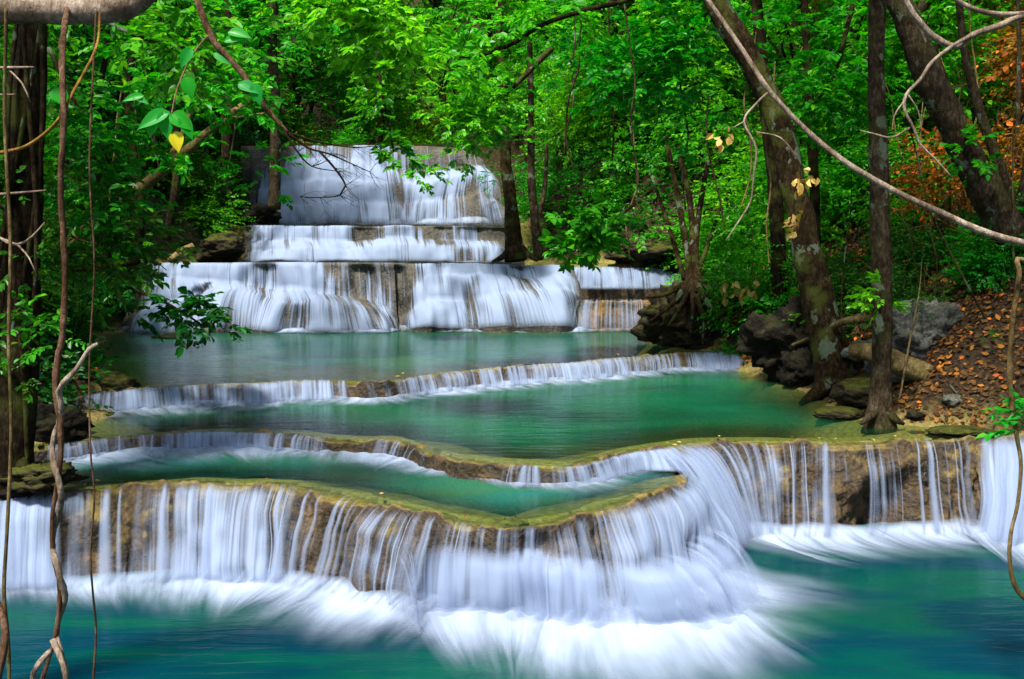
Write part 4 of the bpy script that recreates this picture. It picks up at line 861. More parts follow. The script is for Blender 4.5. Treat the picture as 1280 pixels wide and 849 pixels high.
simple_tree('slim_tree', 'dark slender trunk between the leaning spotted tree and the upright grey tree', [(1003, -60, 23), (1008, 60, 23), (1013, 150, 23), (1018, 240, 23), (1020, 330, 23), (1024, 400, 23)], [4, 5, 6, 6.5, 7], 'bark_dark', [(1000, -90, 23, 1.0), (1050, -60, 23.5, 1.0)], 'leaf_mid', seed=32)
simple_tree('slim_tree', 'thin grey trunk behind the bent tree at the right edge', [(1195, -50, 18), (1205, 60, 18), (1225, 140, 18), (1248, 205, 18), (1268, 262, 18), (1280, 330, 18)], [4, 5, 6, 7, 8], 'bark_grey', [(1200, -60, 18, 0.9)], 'leaf_mid', seed=33)
simple_tree('slim_tree', 'very thin straight stem near the orange earth at the right edge', [(1272, -40, 20), (1274, 80, 20), (1272, 200, 20), (1275, 350, 20)], [2.5, 3, 3.5], 'bark_grey', [(1280, -60, 20, 0.8)], 'leaf_mid', seed=34)
simple_tree('riverside_tree', 'brown trunk rising from the step right of the falls, roots spread on the rim', [(622, -30, 33.5), (626, 60, 33.5), (630, 130, 33.5), (632, 200, 33.5), (638, 250, 33.5), (642, 300, 33.3), (645, 326, 33.2)], [5, 5.5, 6, 7, 8.5, 11, 15], 'bark_brown',
            [(600, 20, 33.5, 1.3), (650, -10, 33, 1.5), (690, 40, 33.5, 1.3), (575, 70, 34, 1.0), (660, 90, 33, 1.0), (560, 10, 34.5, 1.1)], 'leaf_bright', 0.19, 30, 41, [([(642, 305, 33.3), (630, 320, 33), (615, 328, 32.8)], [6, 4, 2]), ([(643, 300, 33.3), (660, 318, 33), (672, 326, 32.8)], [6, 4, 2])])
simple_tree('riverside_tree', 'slender grey stem with a forked foot, second from the falls on the right bank', [(662, 40, 33.2), (664, 150, 33.2), (664, 220, 33.2), (668, 270, 33.2), (674, 325, 33)], [3.5, 4, 5, 5.5, 7], 'bark_grey', [(690, 60, 33, 1.2), (720, 20, 33.5, 1.3), (650, 120, 33, .8)], 'leaf_mid', 0.18, 30, 42, [([(668, 285, 33.2), (680, 240, 33.4), (684, 180, 33.5)], [4, 3, 2])])
simple_tree('riverside_tree', 'thin pale trunk in front of the left end of the top fall', [(343, -60, 36.5), (341, 60, 36.5), (344, 120, 36.5), (344, 200, 36.5), (343, 262, 36.5)], [5, 5.5, 6, 6.5, 8], 'bark_grey', [(330, -20, 36.5, 1.4), (370, 10, 36, 1.3), (300, 40, 36.5, 1.2), (400, 40, 37, 1.2)], 'leaf_bright', 0.19, 30, 43)
simple_tree('sloping_tree', 'leaning brown trunk over the shaded left bank, forked near its top', [(335, 112, 21), (300, 135, 21), (262, 165, 21), (205, 212, 21), (150, 256, 21), (95, 300, 21), (60, 360, 21)], [3, 5, 6, 7, 7.5, 8], 'bark_tan',
            [(330, 70, 21, .8), (290, 40, 21, .8), (360, 30, 21.5, .9), (240, 110, 21, .6)], 'leaf_bright', 0.15, 30, 44, [([(262, 165, 21), (285, 150, 20.6), (330, 142, 20.4)], [4, 3, 1.5]), ([(205, 212, 21), (235, 150, 21.2), (240, 60, 21.4)], [5, 4, 2])])
simple_tree('old_tree', 'broad dark trunk at the left edge, rooted beside the front pool', [(48, -120, 12.8), (42, 0, 12.8), (36, 120, 12.8), (30, 250, 12.8), (24, 380, 12.8), (18, 480, 12.7), (10, 560, 12.6), (0, 640, 12.5)], [17, 18, 20, 22, 25, 28, 33, 42], 'bark_dark',
            [(-20, -150, 12.8, 1.0), (70, -170, 12.5, 1.1), (130, -150, 12, 1.0), (-120, -140, 11, 1.2), (-200, -100, 12, 1.2), (-60, -220, 11, 1.2), (40, -260, 11.5, 1.1), (-160, -200, 13, 1.2), (-260, -60, 13, 1.2), (-300, -160, 11.5, 1.2)], 'leaf_mid', 0.14, 26, 45, [([(14, 560, 12.6), (30, 590, 12.4), (40, 612, 12.3)], [14, 10, 5])])  # unseen crown, extra clumps out to the left added to shade that bank
# trunks on the left bank and far trunks
for i, (px, top, bot, Y, r, lab) in enumerate([(128, -40, 330, 19.5, 4, 'thin dark trunk on the left bank nearest the broad dark trunk'), (168, -40, 340, 22, 5, 'dark trunk on the left bank, about one trunk width right of the sloping stem foot'),
        (215, -40, 300, 26, 4.5, 'dark trunk left of the rock ledge by the wide cascade'), (290, -60, 200, 34, 5, 'brown trunk on the bank left of the top fall')]):
    simple_tree('slim_tree', lab, [(px + 8 * math.sin(k * 1.7 + i), top + (bot - top) * k / 5, Y) for k in range(6)], [r * .7, r, r * 1.3], 'bark_dark', [(px, top - 20, Y, 1.1), (px + 40, top + 30, Y + .5, .9)], 'leaf_mid', 0.16, 24, 50 + i)

ot = bpy.data.objects['old_tree']
for i in range(4):
    pts = []
    for k in range(9):
        yy = -80 + k * 85; xx = 44 - 40 * (yy + 80) / 720 + (20 + yy * .012) * math.sin(i * 1.7 + k * 0.55); pts.append((xx, yy, 12.8 - 0.30 - 0.06 * math.cos(i * 1.7 + k * .55)))
    m2 = MB(); ptube(m2, pts, [2.2, 3.2, 2.6, 3.6], 7, 0.1, 0.3, 6, i); kid(m2, 'climbing_vine', M['bark_brown'], ot)
kidm(crown(ot, [(W(40, 330, 12.3), .35), (W(10, 420, 12.3), .4), (W(45, 470, 12.3), .3), (W(20, 240, 12.4), .3)], 'leaf_dark', 0.10, 110, seed=47, ln=.25, name='ivy'), ot)
# --- many stemmed thicket with roots over the mossy rock
def rock(name, label, px, py, Y, rx, ry, rz, mat, seed, amp=0.25, cat_='rock', nu=72, nv=48, fr=1.3, sink=0.3, parent=None):
    c = W(px, py, Y); th = np.linspace(0, 2 * np.pi, nu, endpoint=False); ph = np.linspace(0.02, np.pi - 0.02, nv)
    T, Pp = np.meshgrid(th, ph, indexing='ij'); D = np.stack([np.cos(T) * np.sin(Pp), np.sin(T) * np.sin(Pp), np.cos(Pp)], -1).reshape(-1, 3)
    d = 1 + amp * fbm(D * fr + seed * 7.7, 3) * 1.6 + amp * 0.8 * (np.abs(fbm(D * fr * 2.8 + seed, 4)) - 0.2) + 0.04 * fbm(D * 14 + seed, 3)
    P = D * d[:, None] * np.array([rx, ry, rz]) + c
    o = new_mesh(name, P, grid_faces(nu, nv, wrap=True), M[mat], loc=(c[0], c[1], c[2] - rz * 0.7)); return tag(o, label, cat_)
rock('mossy_rock', 'mossy dark rock wrapped in roots beside the orange topped block', 868, 402, 27.2, 1.25, 1.1, 0.95, 'mossrock', 1, 0.42, fr=1.9)
rock('mossy_rock', 'lower dark rock under the spreading roots, at the water edge', 890, 425, 26.0, 0.95, 0.7, 0.55, 'darkrock', 2, 0.42, fr=1.9)
rock('dark_rock', 'big black rock overhanging the green pool beside the leaning spotted tree', 992, 432, 21.8, 0.95, 0.9, 0.85, 'darkrock', 3, 0.45, fr=2.0)
rock('dark_rock', 'dark rock between the big black rock and the leaning spotted tree foot', 1015, 465, 20.8, 0.5, 0.6, 0.42, 'darkrock', 4, 0.42, fr=1.9)
rock('grey_boulder', 'large pale grey boulder with lichen, behind the upright grey tree', 1150, 425, 17.8, 0.74, 0.6, 0.62, 'greyrock', 5, 0.45, fr=2.1)
rock('grey_boulder', 'smaller grey boulder half buried in leaves to the right of the large one', 1212, 452, 17.2, 0.32, 0.4, 0.25, 'greyrock', 6, 0.45, fr=2.1)
rock('grey_boulder', 'grey rock lump between the log and the boulder', 1098, 448, 17.6, 0.25, 0.3, 0.35, 'greyrock', 17, 0.3)
rock('mossy_rock', 'low mossy stone in the shallows in front of the upright grey tree', 1048, 518, 16.9, 0.42, 0.4, 0.12, 'mossrock', 7, 0.15)
rock('mossy_rock', 'mossy hump at the foot of the leaning spotted tree', 1085, 492, 17.4, 0.55, 0.5, 0.3, 'mossrock', 8, 0.2)
rock('mossy_rock', 'flat mossy stone at the right bank near the gush', 1200, 538, 15.3, 0.5, 0.35, 0.06, 'mossrock', 9, 0.15)
rock('mossy_rock', 'round mossy rock at the left bank beside the middle pool', 122, 490, 18.0, 0.72, 0.6, 0.36, 'mossrock', 10, 0.2)
rock('mossy_rock', 'flat mossy stone in front of the round mossy rock on the left', 112, 519, 17.0, 0.5, 0.4, 0.08, 'mossrock', 11, 0.2)
rock('dark_rock', 'dark block on the left bank behind the round mossy rock', 60, 478, 18.4, 0.8, 0.8, 0.6, 'darkrock', 12, 0.25)
rock('dark_rock', 'dark stone at the left edge above the nearest curtain', 15, 612, 12.5, 0.32, 0.3, 0.16, 'darkrock', 13, 0.2)
rock('brown_rock', 'mossy brown rock on the bank left of the step under the top fall', 278, 312, 34.5, 0.8, 1.0, 0.5, 'mossrock', 14, 0.3)
rock('brown_rock', 'dark overhanging rock under the bushes left of the step', 322, 272, 37.5, 0.8, 1.0, 0.55, 'darkrock', 15, 0.3)
rock('ochre_rock', 'brown rock on the bank right of the small side falls', 805, 316, 33.5, 1.2, 1.0, 0.45, 'mossrock', 18, 0.4)
rock('dark_rock', 'shaded rock behind the side falls', 845, 330, 33.6, 1.1, 0.8, 0.7, 'darkrock', 19, 0.3)
rock('mossy_rock', 'dark stone lying in the pool below the left of the wide cascade', 215, 421, 29.0, 0.55, 0.35, 0.10, 'darkrock', 20, 0.2)
rock('mossy_rock', 'mossy rock at the foot of the broad dark trunk, by the front pool', 52, 596, 12.5, 0.42, 0.4, 0.16, 'mossrock', 61, 0.4, fr=1.9)
rock('dark_rock', 'dark rugged rock behind the broad dark trunk, beside the low fringe', 62, 536, 15.0, 0.55, 0.5, 0.34, 'darkrock', 62, 0.42, fr=1.9)
for i, (px, py, Y, s) in enumerate([(1130, 470, 17.0, .2), (1165, 488, 16.6, .16), (1235, 490, 16.6, .2), (1190, 500, 16.0, .14), (1260, 470, 17, .22), (1225, 415, 18.6, .25), (1080, 440, 19, .3), (1145, 520, 15.4, .12)]):
    rock('bank_stone', 'small stone lying among fallen leaves on the right bank', px, py, Y, s * 1.2, s, s * .7, ('greyrock', 'darkrock', 'mossrock')[i % 3], 30 + i, 0.25, 'stone', 28, 18)['group'] = 'stones on the right bank'
# rocks showing through the nearest curtain
rock('wet_rock', 'brown wet rock poking out of the white fan of the nearest curtain', 690, 706, 10.80, 0.20, 0.16, 0.07, 'ledge', 51, 0.2)
rock('wet_rock', 'mossy tan stone on the notch in the rim of the nearest curtain', 622, 656, 11.15, 0.30, 0.24, 0.05, 'ledge', 52, 0.25)

t = thing('root_thicket', 'many stemmed small tree whose roots grip the mossy rock', 'tree', tuple(W(862, 385, 26.8)))
for i, (p, r) in enumerate([([(832, 170, 27), (846, 240, 27), (858, 310, 26.8), (862, 345, 26.6), (868, 400, 26.2)], [3, 4, 5, 6]), ([(846, 180, 27.4), (862, 250, 27.2), (868, 330, 26.8), (872, 395, 26.3)], [3, 4, 5, 5]),
        ([(885, 200, 27), (872, 280, 27), (870, 330, 26.8), (886, 380, 26.3)], [3, 4, 5, 5]), ([(900, 260, 27), (880, 320, 26.8), (862, 360, 26.6)], [2, 3, 4]), ([(815, 220, 27.4), (838, 290, 27), (856, 350, 26.7)], [2, 3, 4])]):
    m2 = MB(); ptube(m2, p, r, 8, 0.1, 0.15, 3, i); kid(m2, 'stem', M['bark_brown'], t)
for i, (p, r) in enumerate([([(864, 345, 26.5), (845, 375, 26.0), (822, 395, 25.9), (812, 402, 25.9)], [5, 3.5, 2, 1.5]), ([(866, 350, 26.4), (850, 385, 25.7), (835, 408, 25.3)], [5, 3, 1.5]), ([(868, 350, 26.4), (884, 378, 25.6), (902, 400, 25.2), (915, 408, 25)], [5, 4, 2.5, 1.5]),
        ([(866, 355, 26.3), (866, 390, 25.5), (862, 425, 25.0)], [5, 3, 1.5]), ([(868, 345, 26.5), (905, 372, 25.6), (945, 378, 25), (960, 385, 24.8)], [5, 3, 2, 1.2]), ([(860, 352, 26.4), (832, 368, 26.2), (805, 372, 26.4)], [4, 3, 1.5]), ([(870, 370, 25.9), (880, 400, 25.2), (878, 430, 24.9)], [4, 2.5, 1.2])]):
    m2 = MB(); ptube(m2, p, r, 7, 0.08, 0.15, 3, i); kid(m2, 'root', M['bark_brown'], t)
kidm(crown(t, [(W(825, 175, 27), .9), (W(880, 165, 27), .9), (W(910, 225, 27), .8), (W(790, 215, 27.5), .8), (W(850, 120, 27.5), 1.0), (W(930, 280, 26.5), .6), (W(800, 285, 27), .5)], 'leaf_mid', 0.16, 36, seed=61), t)

for (px, py, Y, r_, lab) in [(905, 398, 25.6, .5, 'leafy shoots growing over the roots beside the dark lower rock'), (960, 395, 22.2, .5, 'green shoots on top of the big black rock'), (1010, 405, 21.2, .4, 'shoots between the big black rock and the leaning spotted tree'), (1240, 425, 17.5, .4, 'green shoots among orange leaves near the right edge'), (622, 222, 38.2, .75, 'leafy shoots hanging at the right edge of the top fall'), (652, 262, 36.5, .6, 'leafy shoots beside the trunk on the rim right of the top fall'), (1180, 330, 20.5, .7, 'leafy shoots above the large grey boulder')]:
    c = W(px, py, Y); V, F = clump_leaves([(c, r_), (c + [r_, .2, .1], r_ * .7)], 90, 8, .1, np.random.default_rng(int(px)), ln=.3); o = new_mesh('low_shrub', V, F, M['leaf_mid'], loc=c, smooth=False); tag(o, lab, 'plant')
# --- fallen logs and sticks
def log(label, pts, r, mat='bark_tan', name='fallen_log', cat_='log', group=None):
    mb = MB(); ptube(mb, pts, r, 10, None, 0.22, 3.0, int(pts[0][0])); o = mb.build(name, M[mat]); tag(o, label, cat_, group); return o
log('thick tan root lying from the upright grey tree to the leaf covered bank', [(1062, 438, 17.4), (1090, 440, 17.2), (1125, 456, 16.9), (1160, 468, 16.7), (1180, 486, 16.5), (1196, 496, 16.4)], [8, 12, 14, 13, 9, 4])
log('crooked branch lying behind the upright grey tree', [(990, 432, 20.4), (1030, 415, 19.6), (1055, 402, 19.0), (1090, 398, 18.6), (1120, 396, 18.4)], [2, 4, 5, 5, 3])
log('long thin dead branch on the leaf litter above the grey boulder', [(1140, 395, 18.8), (1190, 393, 18.5), (1235, 398, 18.2), (1262, 402, 18)], [3, 5, 5, 3], 'bark_grey')
log('pale stick pointing up the bank at the right edge', [(1228, 390, 17.8), (1245, 365, 17.8), (1258, 345, 17.9)], [3, 3.5, 2], 'bark_grey')
log('short pale log on the rocks left of the wide cascade', [(212, 326, 31), (228, 315, 31.3), (242, 308, 31.5)], [4, 5, 5], 'bark_tan')
log('dark horizontal log on the left bank behind the round mossy rock', [(88, 338, 21), (130, 334, 21), (172, 327, 21.2)], [4, 5, 4], 'bark_brown')
for i in range(60):
    y_ = rng.uniform(15, 22); x_ = np.interp(y_, YR, XRv) + rng.uniform(0.5, 5); a = rng.uniform(0, 3.14); l_ = rng.uniform(0.3, 1.4)
    q = [np.array([x_ + math.cos(a) * l_ * k, y_ + math.sin(a) * l_ * k, 0]) for k in (-.5, 0, .5)]
    for p in q: p[2] = gz(p[0], p[1]) + 0.04
    mb = MB(); V, F = tube(q, [.012, .016, .006], 5, .1); mb.add(V, F); o = mb.build('fallen_stick', M['bark_grey']); tag(o, 'dead stick lying among the fallen leaves of the right bank', 'stick', 'dead sticks on the right bank')

# --- near limb at the top left, vines, twigs, leaves
t = thing('overhanging_tree', 'grey limb and bare white twigs of a tree that leans in from the left edge', 'tree', (-5.6, 7.4, 0.3))
mb = MB(); V, F = tube([(-5.6, 7.4, -0.2), (-5.5, 7.4, 1.5), (-5.35, 7.4, 3.5), (-5.1, 7.4, 5.0), (-4.9, 7.4, 6.0), (-4.8, 7.4, 7.8)], [.3, .24, .2, .18, .14, .1], 12, 0.15, 0.2, 2.5); mb.add(V, F); kid(mb, 'trunk', M['bark_grey'], t)
mb = MB(); ptube(mb, [(-225, 60, 7.4), (-120, 22, 7.4), (-20, 14, 7.4), (60, 12, 7.4), (120, 13, 7.4), (160, 8, 7.4), (185, -8, 7.4), (215, -60, 7.4)], [19, 17, 16, 16, 16, 16, 12, 9], 14, 0.04, 0.25, 5, 4); kid(mb, 'limb', M['bark_pale'], t)
for p, r in [([(-200, 250, 7.2), (-60, 246, 7), (0, 243, 6.9), (58, 238, 6.8)], [4, 3, 2, 1]), ([(-190, 240, 7.2), (-60, 280, 7), (0, 298, 6.9), (22, 306, 6.8), (40, 296, 6.8), (56, 278, 6.8)], [4, 3, 2, 2, 1.5, .8]),
             ([(22, 306, 6.8), (36, 322, 6.7), (46, 345, 6.7)], [1.5, 1, .6]), ([(-10, 290, 6.9), (10, 304, 6.8), (22, 306, 6.8)], [1.5, 1.5, 1]), ([(-180, 120, 7.2), (-60, 88, 7), (0, 85, 6.9), (42, 84, 6.8)], [4, 3, 2, 1]), ([(10, 86, 6.9), (28, 105, 6.8), (38, 128, 6.8)], [1.2, 1, .6]), ([(-160, 150, 7.2), (-40, 122, 7), (20, 118, 6.9)], [3, 2, .8])]:
    m2 = MB(); ptube(m2, p, r, 6, 0.05, 0.1); kid(m2, 'twig', M['bark_pale'], t)
def vine(label, pts, r, mat='bark_tan', name='hanging_vine', group=None, seg=7, jit=0.0, seed=0, rough=0.15):
    mb = MB(); ptube(mb, pts, r, seg, 0.035, rough, 8.0, seed, jit); o = mb.build(name, M[mat]); return tag(o, label, 'vine', group)
t = thing('twisted_liana', 'thick pair of pale and red brown stems twisted together, hanging at the left', 'vine', tuple(W(70, 849, 6.6)))
mb = MB(); ptube(mb, [(84, 12, 7.3), (78, 60, 6.8), (79, 150, 6.6), (76, 240, 6.6), (81, 330, 6.6), (79, 410, 6.6), (72, 450, 6.6), (70, 490, 6.6), (76, 530, 6.6), (74, 590, 6.6), (66, 640, 6.6), (66, 690, 6.6), (74, 730, 6.6), (72, 780, 6.6), (64, 815, 6.6), (55, 842, 6.55), (46, 870, 6.5)], [3.6, 4, 3.6, 4, 4.4, 4, 2.8, 3, 2.7, 2.7, 3.4], 9, 0.03, 0.45, 14, 2)
kid(mb, 'stem', M['bark_red'], t)
pts = [(122, 430, 6.5), (112, 436, 6.5), (104, 448, 6.5), (92, 466, 6.5), (80, 478, 6.5)]
for k in range(22):
    yy = 490 + k * 17; pts.append((71 + 5.5 * math.sin(k * 0.95 + 0.5) + (6 if yy > 740 else 0), yy, 6.6 - 0.045 * math.cos(k * 0.95)))
pts.append((72, 872, 6.5)); mb = MB(); ptube(mb, pts, [2.2, 3.4, 3.8, 4.2, 3.6, 4.2, 3.4, 3.4], 9, 0.03, 0.55, 16, 5); kid(mb, 'stem', M['bark_pale'], t)
for p in ([(62, 815, 6.55), (50, 828, 6.4), (42, 842, 6.4), (38, 870, 6.4)], [(66, 800, 6.5), (80, 835, 6.4), (84, 870, 6.4)]):
    m2 = MB(); ptube(m2, p, [4, 4, 3], 7, 0.03, 0.2); kid(m2, 'root', M['bark_pale'], t)
vine('straight thin brown vine hanging to the water at the far left edge', [(8, 10, 6.6), (6, 150, 6.7), (13, 300, 6.7), (11, 420, 6.7), (14, 540, 6.7), (9, 660, 6.7), (5, 740, 6.7), (10, 800, 6.7), (12, 860, 6.7)], [2.2, 2.2, 2.6], 'bark_tan')
vine('hair thin vine just right of the twisted stems', [(120, 14, 7.3), (112, 200, 6.9), (118, 330, 6.9), (112, 450, 6.9), (113, 560, 6.9), (118, 620, 6.9), (113, 690, 6.9), (116, 740, 6.9), (120, 790, 6.9), (116, 860, 6.9)], [1.2, 1.2, 1.5], 'bark_red')
vine('curved ochre vine crossing the broad dark trunk', [(-160, 215, 7.2), (-40, 198, 7.0), (0, 191, 6.9), (30, 184, 6.8), (55, 168, 6.8), (76, 146, 6.7), (90, 118, 6.7), (120, 60, 7.0), (125, 16, 7.3)], [2.2, 2.4, 2, 1.4], 'vine_ochre')
vine('stub of woody vine at the bottom left corner', [(-20, 730, 6.3), (0, 760, 6.3), (6, 800, 6.2), (-6, 860, 6.2)], [3, 4, 6], 'bark_red')
vine('knotted pale vine hanging at the right edge over the gush', [(1345, 18, 8.05), (1322, 250, 8.4), (1292, 322, 8.6), (1272, 324, 8.6), (1274, 345, 8.6), (1266, 400, 8.6), (1262, 470, 8.6), (1270, 540, 8.6), (1276, 580, 8.6), (1272, 630, 8.6), (1264, 664, 8.6), (1262, 700, 8.6), (1270, 735, 8.6), (1295, 760, 8.6), (1330, 790, 8.7)], [3, 3, 3.4, 3.4, 2.4, 2.4, 3.2, 3.2], 'bark_tan')
# diagonal branch and curly twigs, top right
t = thing('diagonal_branch', 'long pale branch slanting down across the upper right to the right edge', 'branch', tuple(W(1400, 330, 8.5)))
mb = MB(); ptube(mb, [(840, -60, 8.8), (886, 2, 8.7), (925, 58, 8.6), (962, 114, 8.5), (1010, 165, 8.5), (1060, 205, 8.4), (1120, 240, 8.4), (1180, 268, 8.4), (1230, 290, 8.4), (1290, 306, 8.4), (1420, 330, 8.7), (1620, 360, 9.6), (1850, 430, 10.8), (1960, 560, 11.4), (1990, 660, 11.6)], [2.6, 3, 3.3, 3.6, 4, 4.3, 4.8, 6, 8, 9], 9, 0.05, 0.15, 6, 3); kid(mb, 'stem', M['bark_pale'], t)
for p, r in [([(962, 114, 8.5), (945, 130, 8.5), (930, 152, 8.4), (945, 185, 8.4), (942, 220, 8.4), (938, 252, 8.4), (918, 285, 8.4), (908, 300, 8.4)], [1.6, 1.4, 1.3, .8]), ([(945, 165, 8.4), (975, 172, 8.3), (995, 195, 8.3), (1005, 210, 8.3)], [1, .9, .6]), ([(930, 152, 8.4), (912, 162, 8.4)], [.9, .5])]:
    m2 = MB(); ptube(m2, p, r, 6, 0.05, 0.1); kid(m2, 'twig', M['bark_pale'], t)
t = thing('curly_branch', 'pale curling bare branch with fine twigs in the top right corner', 'branch', tuple(W(1420, 0, 8.0)))
for p, r in [([(2050, 640, 12.0), (2040, 420, 11.8), (1950, 200, 11), (1750, 40, 9.6), (1560, -20, 8.6), (1420, -10, 8), (1340, 20, 8), (1280, 20, 8), (1250, 32, 8), (1215, 44, 8), (1195, 58, 8), (1170, 48, 8), (1150, 28, 8), (1135, 6, 8), (1120, -30, 8)], [10, 8, 6.5, 5, 4.4, 4, 4, 4, 3.8, 3.4, 3]), ([(1420, -20, 8), (1320, 10, 8), (1260, 18, 8), (1220, 12, 8), (1190, -4, 8), (1160, -30, 8)], [4, 3.6, 3.2, 3, 3]),
             ([(1215, 44, 8), (1190, 58, 7.9), (1165, 78, 7.9), (1150, 100, 7.9), (1133, 118, 7.9), (1131, 138, 7.9), (1142, 160, 7.9), (1150, 180, 7.9), (1170, 200, 7.9), (1190, 222, 7.9)], [2.6, 2.4, 2.2, 1.8, 1.4, .8]), ([(1137, 160, 7.9), (1115, 172, 7.9), (1095, 168, 7.9), (1075, 163, 7.9)], [1.4, 1.2, .7]), ([(1131, 125, 7.9), (1118, 145, 7.9), (1115, 168, 7.9)], [1, .9, .7]), ([(1135, 118, 7.9), (1148, 140, 7.9), (1152, 165, 7.9)], [1, .8, .6])]:
    m2 = MB(); ptube(m2, p, r, 7, 0.04, 0.15, 6); kid(m2, 'twig', M['bark_pale'], t)
# leafy branch hanging from the top, left of the top fall
t = thing('leafy_branch', 'brown branch with big glossy leaves, one yellow leaf and bare twigs over the top fall', 'branch', tuple(W(240, -120, 8.4)))
mb = MB(); ptube(mb, [(215, -150, 8.4), (235, -40, 8.4), (262, 42, 8.4), (285, 72, 8.4), (305, 95, 8.4), (328, 130, 8.4), (345, 150, 8.4), (360, 166, 8.4)], [4, 4, 4.2, 4, 3.6, 3, 2.4], 9, 0.04, 0.15, 6, 3); kid(mb, 'stem', M['bark_red'], t)
rg = np.random.default_rng(5); mb = MB()
for a in ([(360, 166, 8.4), (385, 185, 8.4), (410, 192, 8.4), (440, 205, 8.4), (462, 215, 8.4)], [(350, 155, 8.4), (372, 190, 8.3), (390, 208, 8.3), (420, 214, 8.3)], [(400, 190, 8.4), (418, 210, 8.4), (432, 232, 8.4), (425, 244, 8.4), (400, 247, 8.4), (375, 246, 8.4)], [(360, 166, 8.4), (400, 178, 8.5), (440, 184, 8.5), (470, 183, 8.5)]):
    P = ptube(mb, a, [1.6, 1.1, .5], 6, 0.05, 0.1)
    for i in range(1, len(P)):
        for k in range(3): twigs(mb, P[i], np.array([.6, rg.normal(0, .3), rg.normal(-.3, .5)]), 0.16, 0.003, 1, rg, .6, 0.05, 2)
kid(mb, 'twig', M['bark_dark'], t)
m2 = MB(); ptube(m2, [(262, 42, 8.4), (240, 70, 8.3), (222, 110, 8.2), (215, 140, 8.1), (212, 152, 8.1)], [1.6, 1.2, .8], 6, .04); kid(m2, 'twig', M['bark_tan'], t)
before = {o.name for o in t.children}
nleaf([(298, 105, 8.3, 20, 26, 18, .2), (318, 104, 8.3, 75, 26, 16, -.2), (212, 140, 8.1, 155, 40, 22, .3), (214, 142, 8.1, 35, 30, 22, -.3), (205, 138, 8.1, 80, 34, 20, .1), (196, 145, 8.1, 110, 26, 18, .1), (226, 145, 8.1, 60, 30, 16, .2), (232, 96, 8.2, 70, 26, 18, .1), (66, 112, 7.6, 40, 26, 22, .1), (240, 60, 8.3, 120, 26, 16, .4), (285, 40, 8.4, 10, 28, 16, .2), (268, 66, 8.4, 30, 26, 16, 0), (180, 120, 8.1, 170, 24, 12, .4), (165, 120, 8.1, 20, 22, 10, .3), (280, 52, 8.4, -10, 26, 14, .2)], t, 'leaf_near')
nleaf([(220, 164, 8.1, 82, 24, 18, .1)], t, 'leaf_yellow', 'yellow_leaf')
for o in list(t.children):
    if o.name not in before: kidm(o, t)
# drooping leafy sprays near the camera along the top
def spray_branch(label, pts, r, leafpx, Y, mat, n=10, seed=0, bark='bark_brown', name='leafy_branch', clr=.22, per=90):
    t = thing(name, label, 'branch', tuple(W(*pts[0]))); mb = MB(); P = ptube(mb, pts, r, 7, 0.08, 0.15, 5, seed); kid(mb, 'stem', M[bark], t)
    rg = np.random.default_rng(seed); idx = np.linspace(len(P) * 0.3, len(P) - 1, n); Pf = np.stack([np.interp(idx, np.arange(len(P)), P[:, k]) for k in range(3)], 1)
    cl = [(p + rg.normal(0, clr * 0.6, 3), clr * rg.uniform(.8, 1.4)) for p in Pf]
    kidm(crown(t, cl, mat, PX(leafpx * 0.8, Y), per * 1.5, seed=seed, ln=0.3, name='leaves'), t); return t
spray_branch('thin dark branch crossing the top centre with one yellowed leaf', [(830, -30, 14), (790, -2, 14), (735, 12, 14), (680, 30, 14), (640, 55, 14), (600, 70, 14), (575, 72, 14)], [3.5, 3, 2.5, 1.2], 15, 14, 'leaf_bright', 9, 71, 'bark_dark', clr=.35, per=40)
spray_branch('leafy twig dangling in front of the right half of the top fall', [(470, 60, 26), (478, 120, 26), (488, 165, 26), (492, 190, 26)], [2, 1.5, 1], 14, 26, 'leaf_mid', 4, 72, clr=.38, per=60)
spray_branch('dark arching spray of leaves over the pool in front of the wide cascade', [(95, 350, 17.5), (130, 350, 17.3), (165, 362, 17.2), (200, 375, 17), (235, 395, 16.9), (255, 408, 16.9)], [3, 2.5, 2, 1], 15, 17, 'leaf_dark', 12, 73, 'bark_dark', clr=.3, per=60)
spray_branch('leafy spray reaching from the top over the dark left bank', [(60, -60, 11), (110, 10, 11), (170, 45, 11), (230, 60, 11), (275, 85, 11)], [4, 3, 2, 1], 17, 11, 'leaf_mid', 12, 74, clr=.32, per=50)
spray_branch('leafy spray hanging from the top beside the pale trunk of the top fall', [(300, -60, 15), (370, -10, 15), (420, 20, 15), (470, 45, 15), (520, 70, 15)], [4, 3, 2, 1], 17, 15, 'leaf_bright', 14, 75, clr=.42, per=42)
spray_branch('leafy spray low over the roots on the right bank', [(800, 250, 24), (760, 280, 24), (725, 300, 24), (700, 305, 24)], [2.5, 2, 1], 15, 24, 'leaf_mid', 8, 76, clr=.4, per=45)
spray_branch('leafy spray hanging between the broad dark trunk and the sloping stem', [(60, 60, 14), (95, 130, 14), (130, 190, 14), (150, 240, 14)], [3, 2.5, 1.5, 1], 15, 14, 'leaf_mid', 14, 81, clr=.5, per=36)
spray_branch('leafy spray at the left behind the twisted stems', [(-30, 250, 13.6), (40, 270, 13.8), (100, 300, 14), (150, 310, 14)], [3, 2.5, 1.5, 1], 14, 14, 'leaf_dark', 14, 82, clr=.5, per=36)
spray_branch('bright leafy spray in front of the sloping stem', [(180, -40, 18), (200, 60, 18), (240, 110, 18), (290, 150, 18)], [3, 2.5, 1.5, 1], 13, 18, 'leaf_bright', 14, 83, clr=.6, per=30)
spray_branch('bright leafy spray spreading over the right end of the top fall', [(690, 60, 31), (640, 110, 31), (600, 140, 31), (560, 170, 31)], [4, 3, 2, 1], 9, 31, 'leaf_bright', 14, 84, clr=.8, per=26)
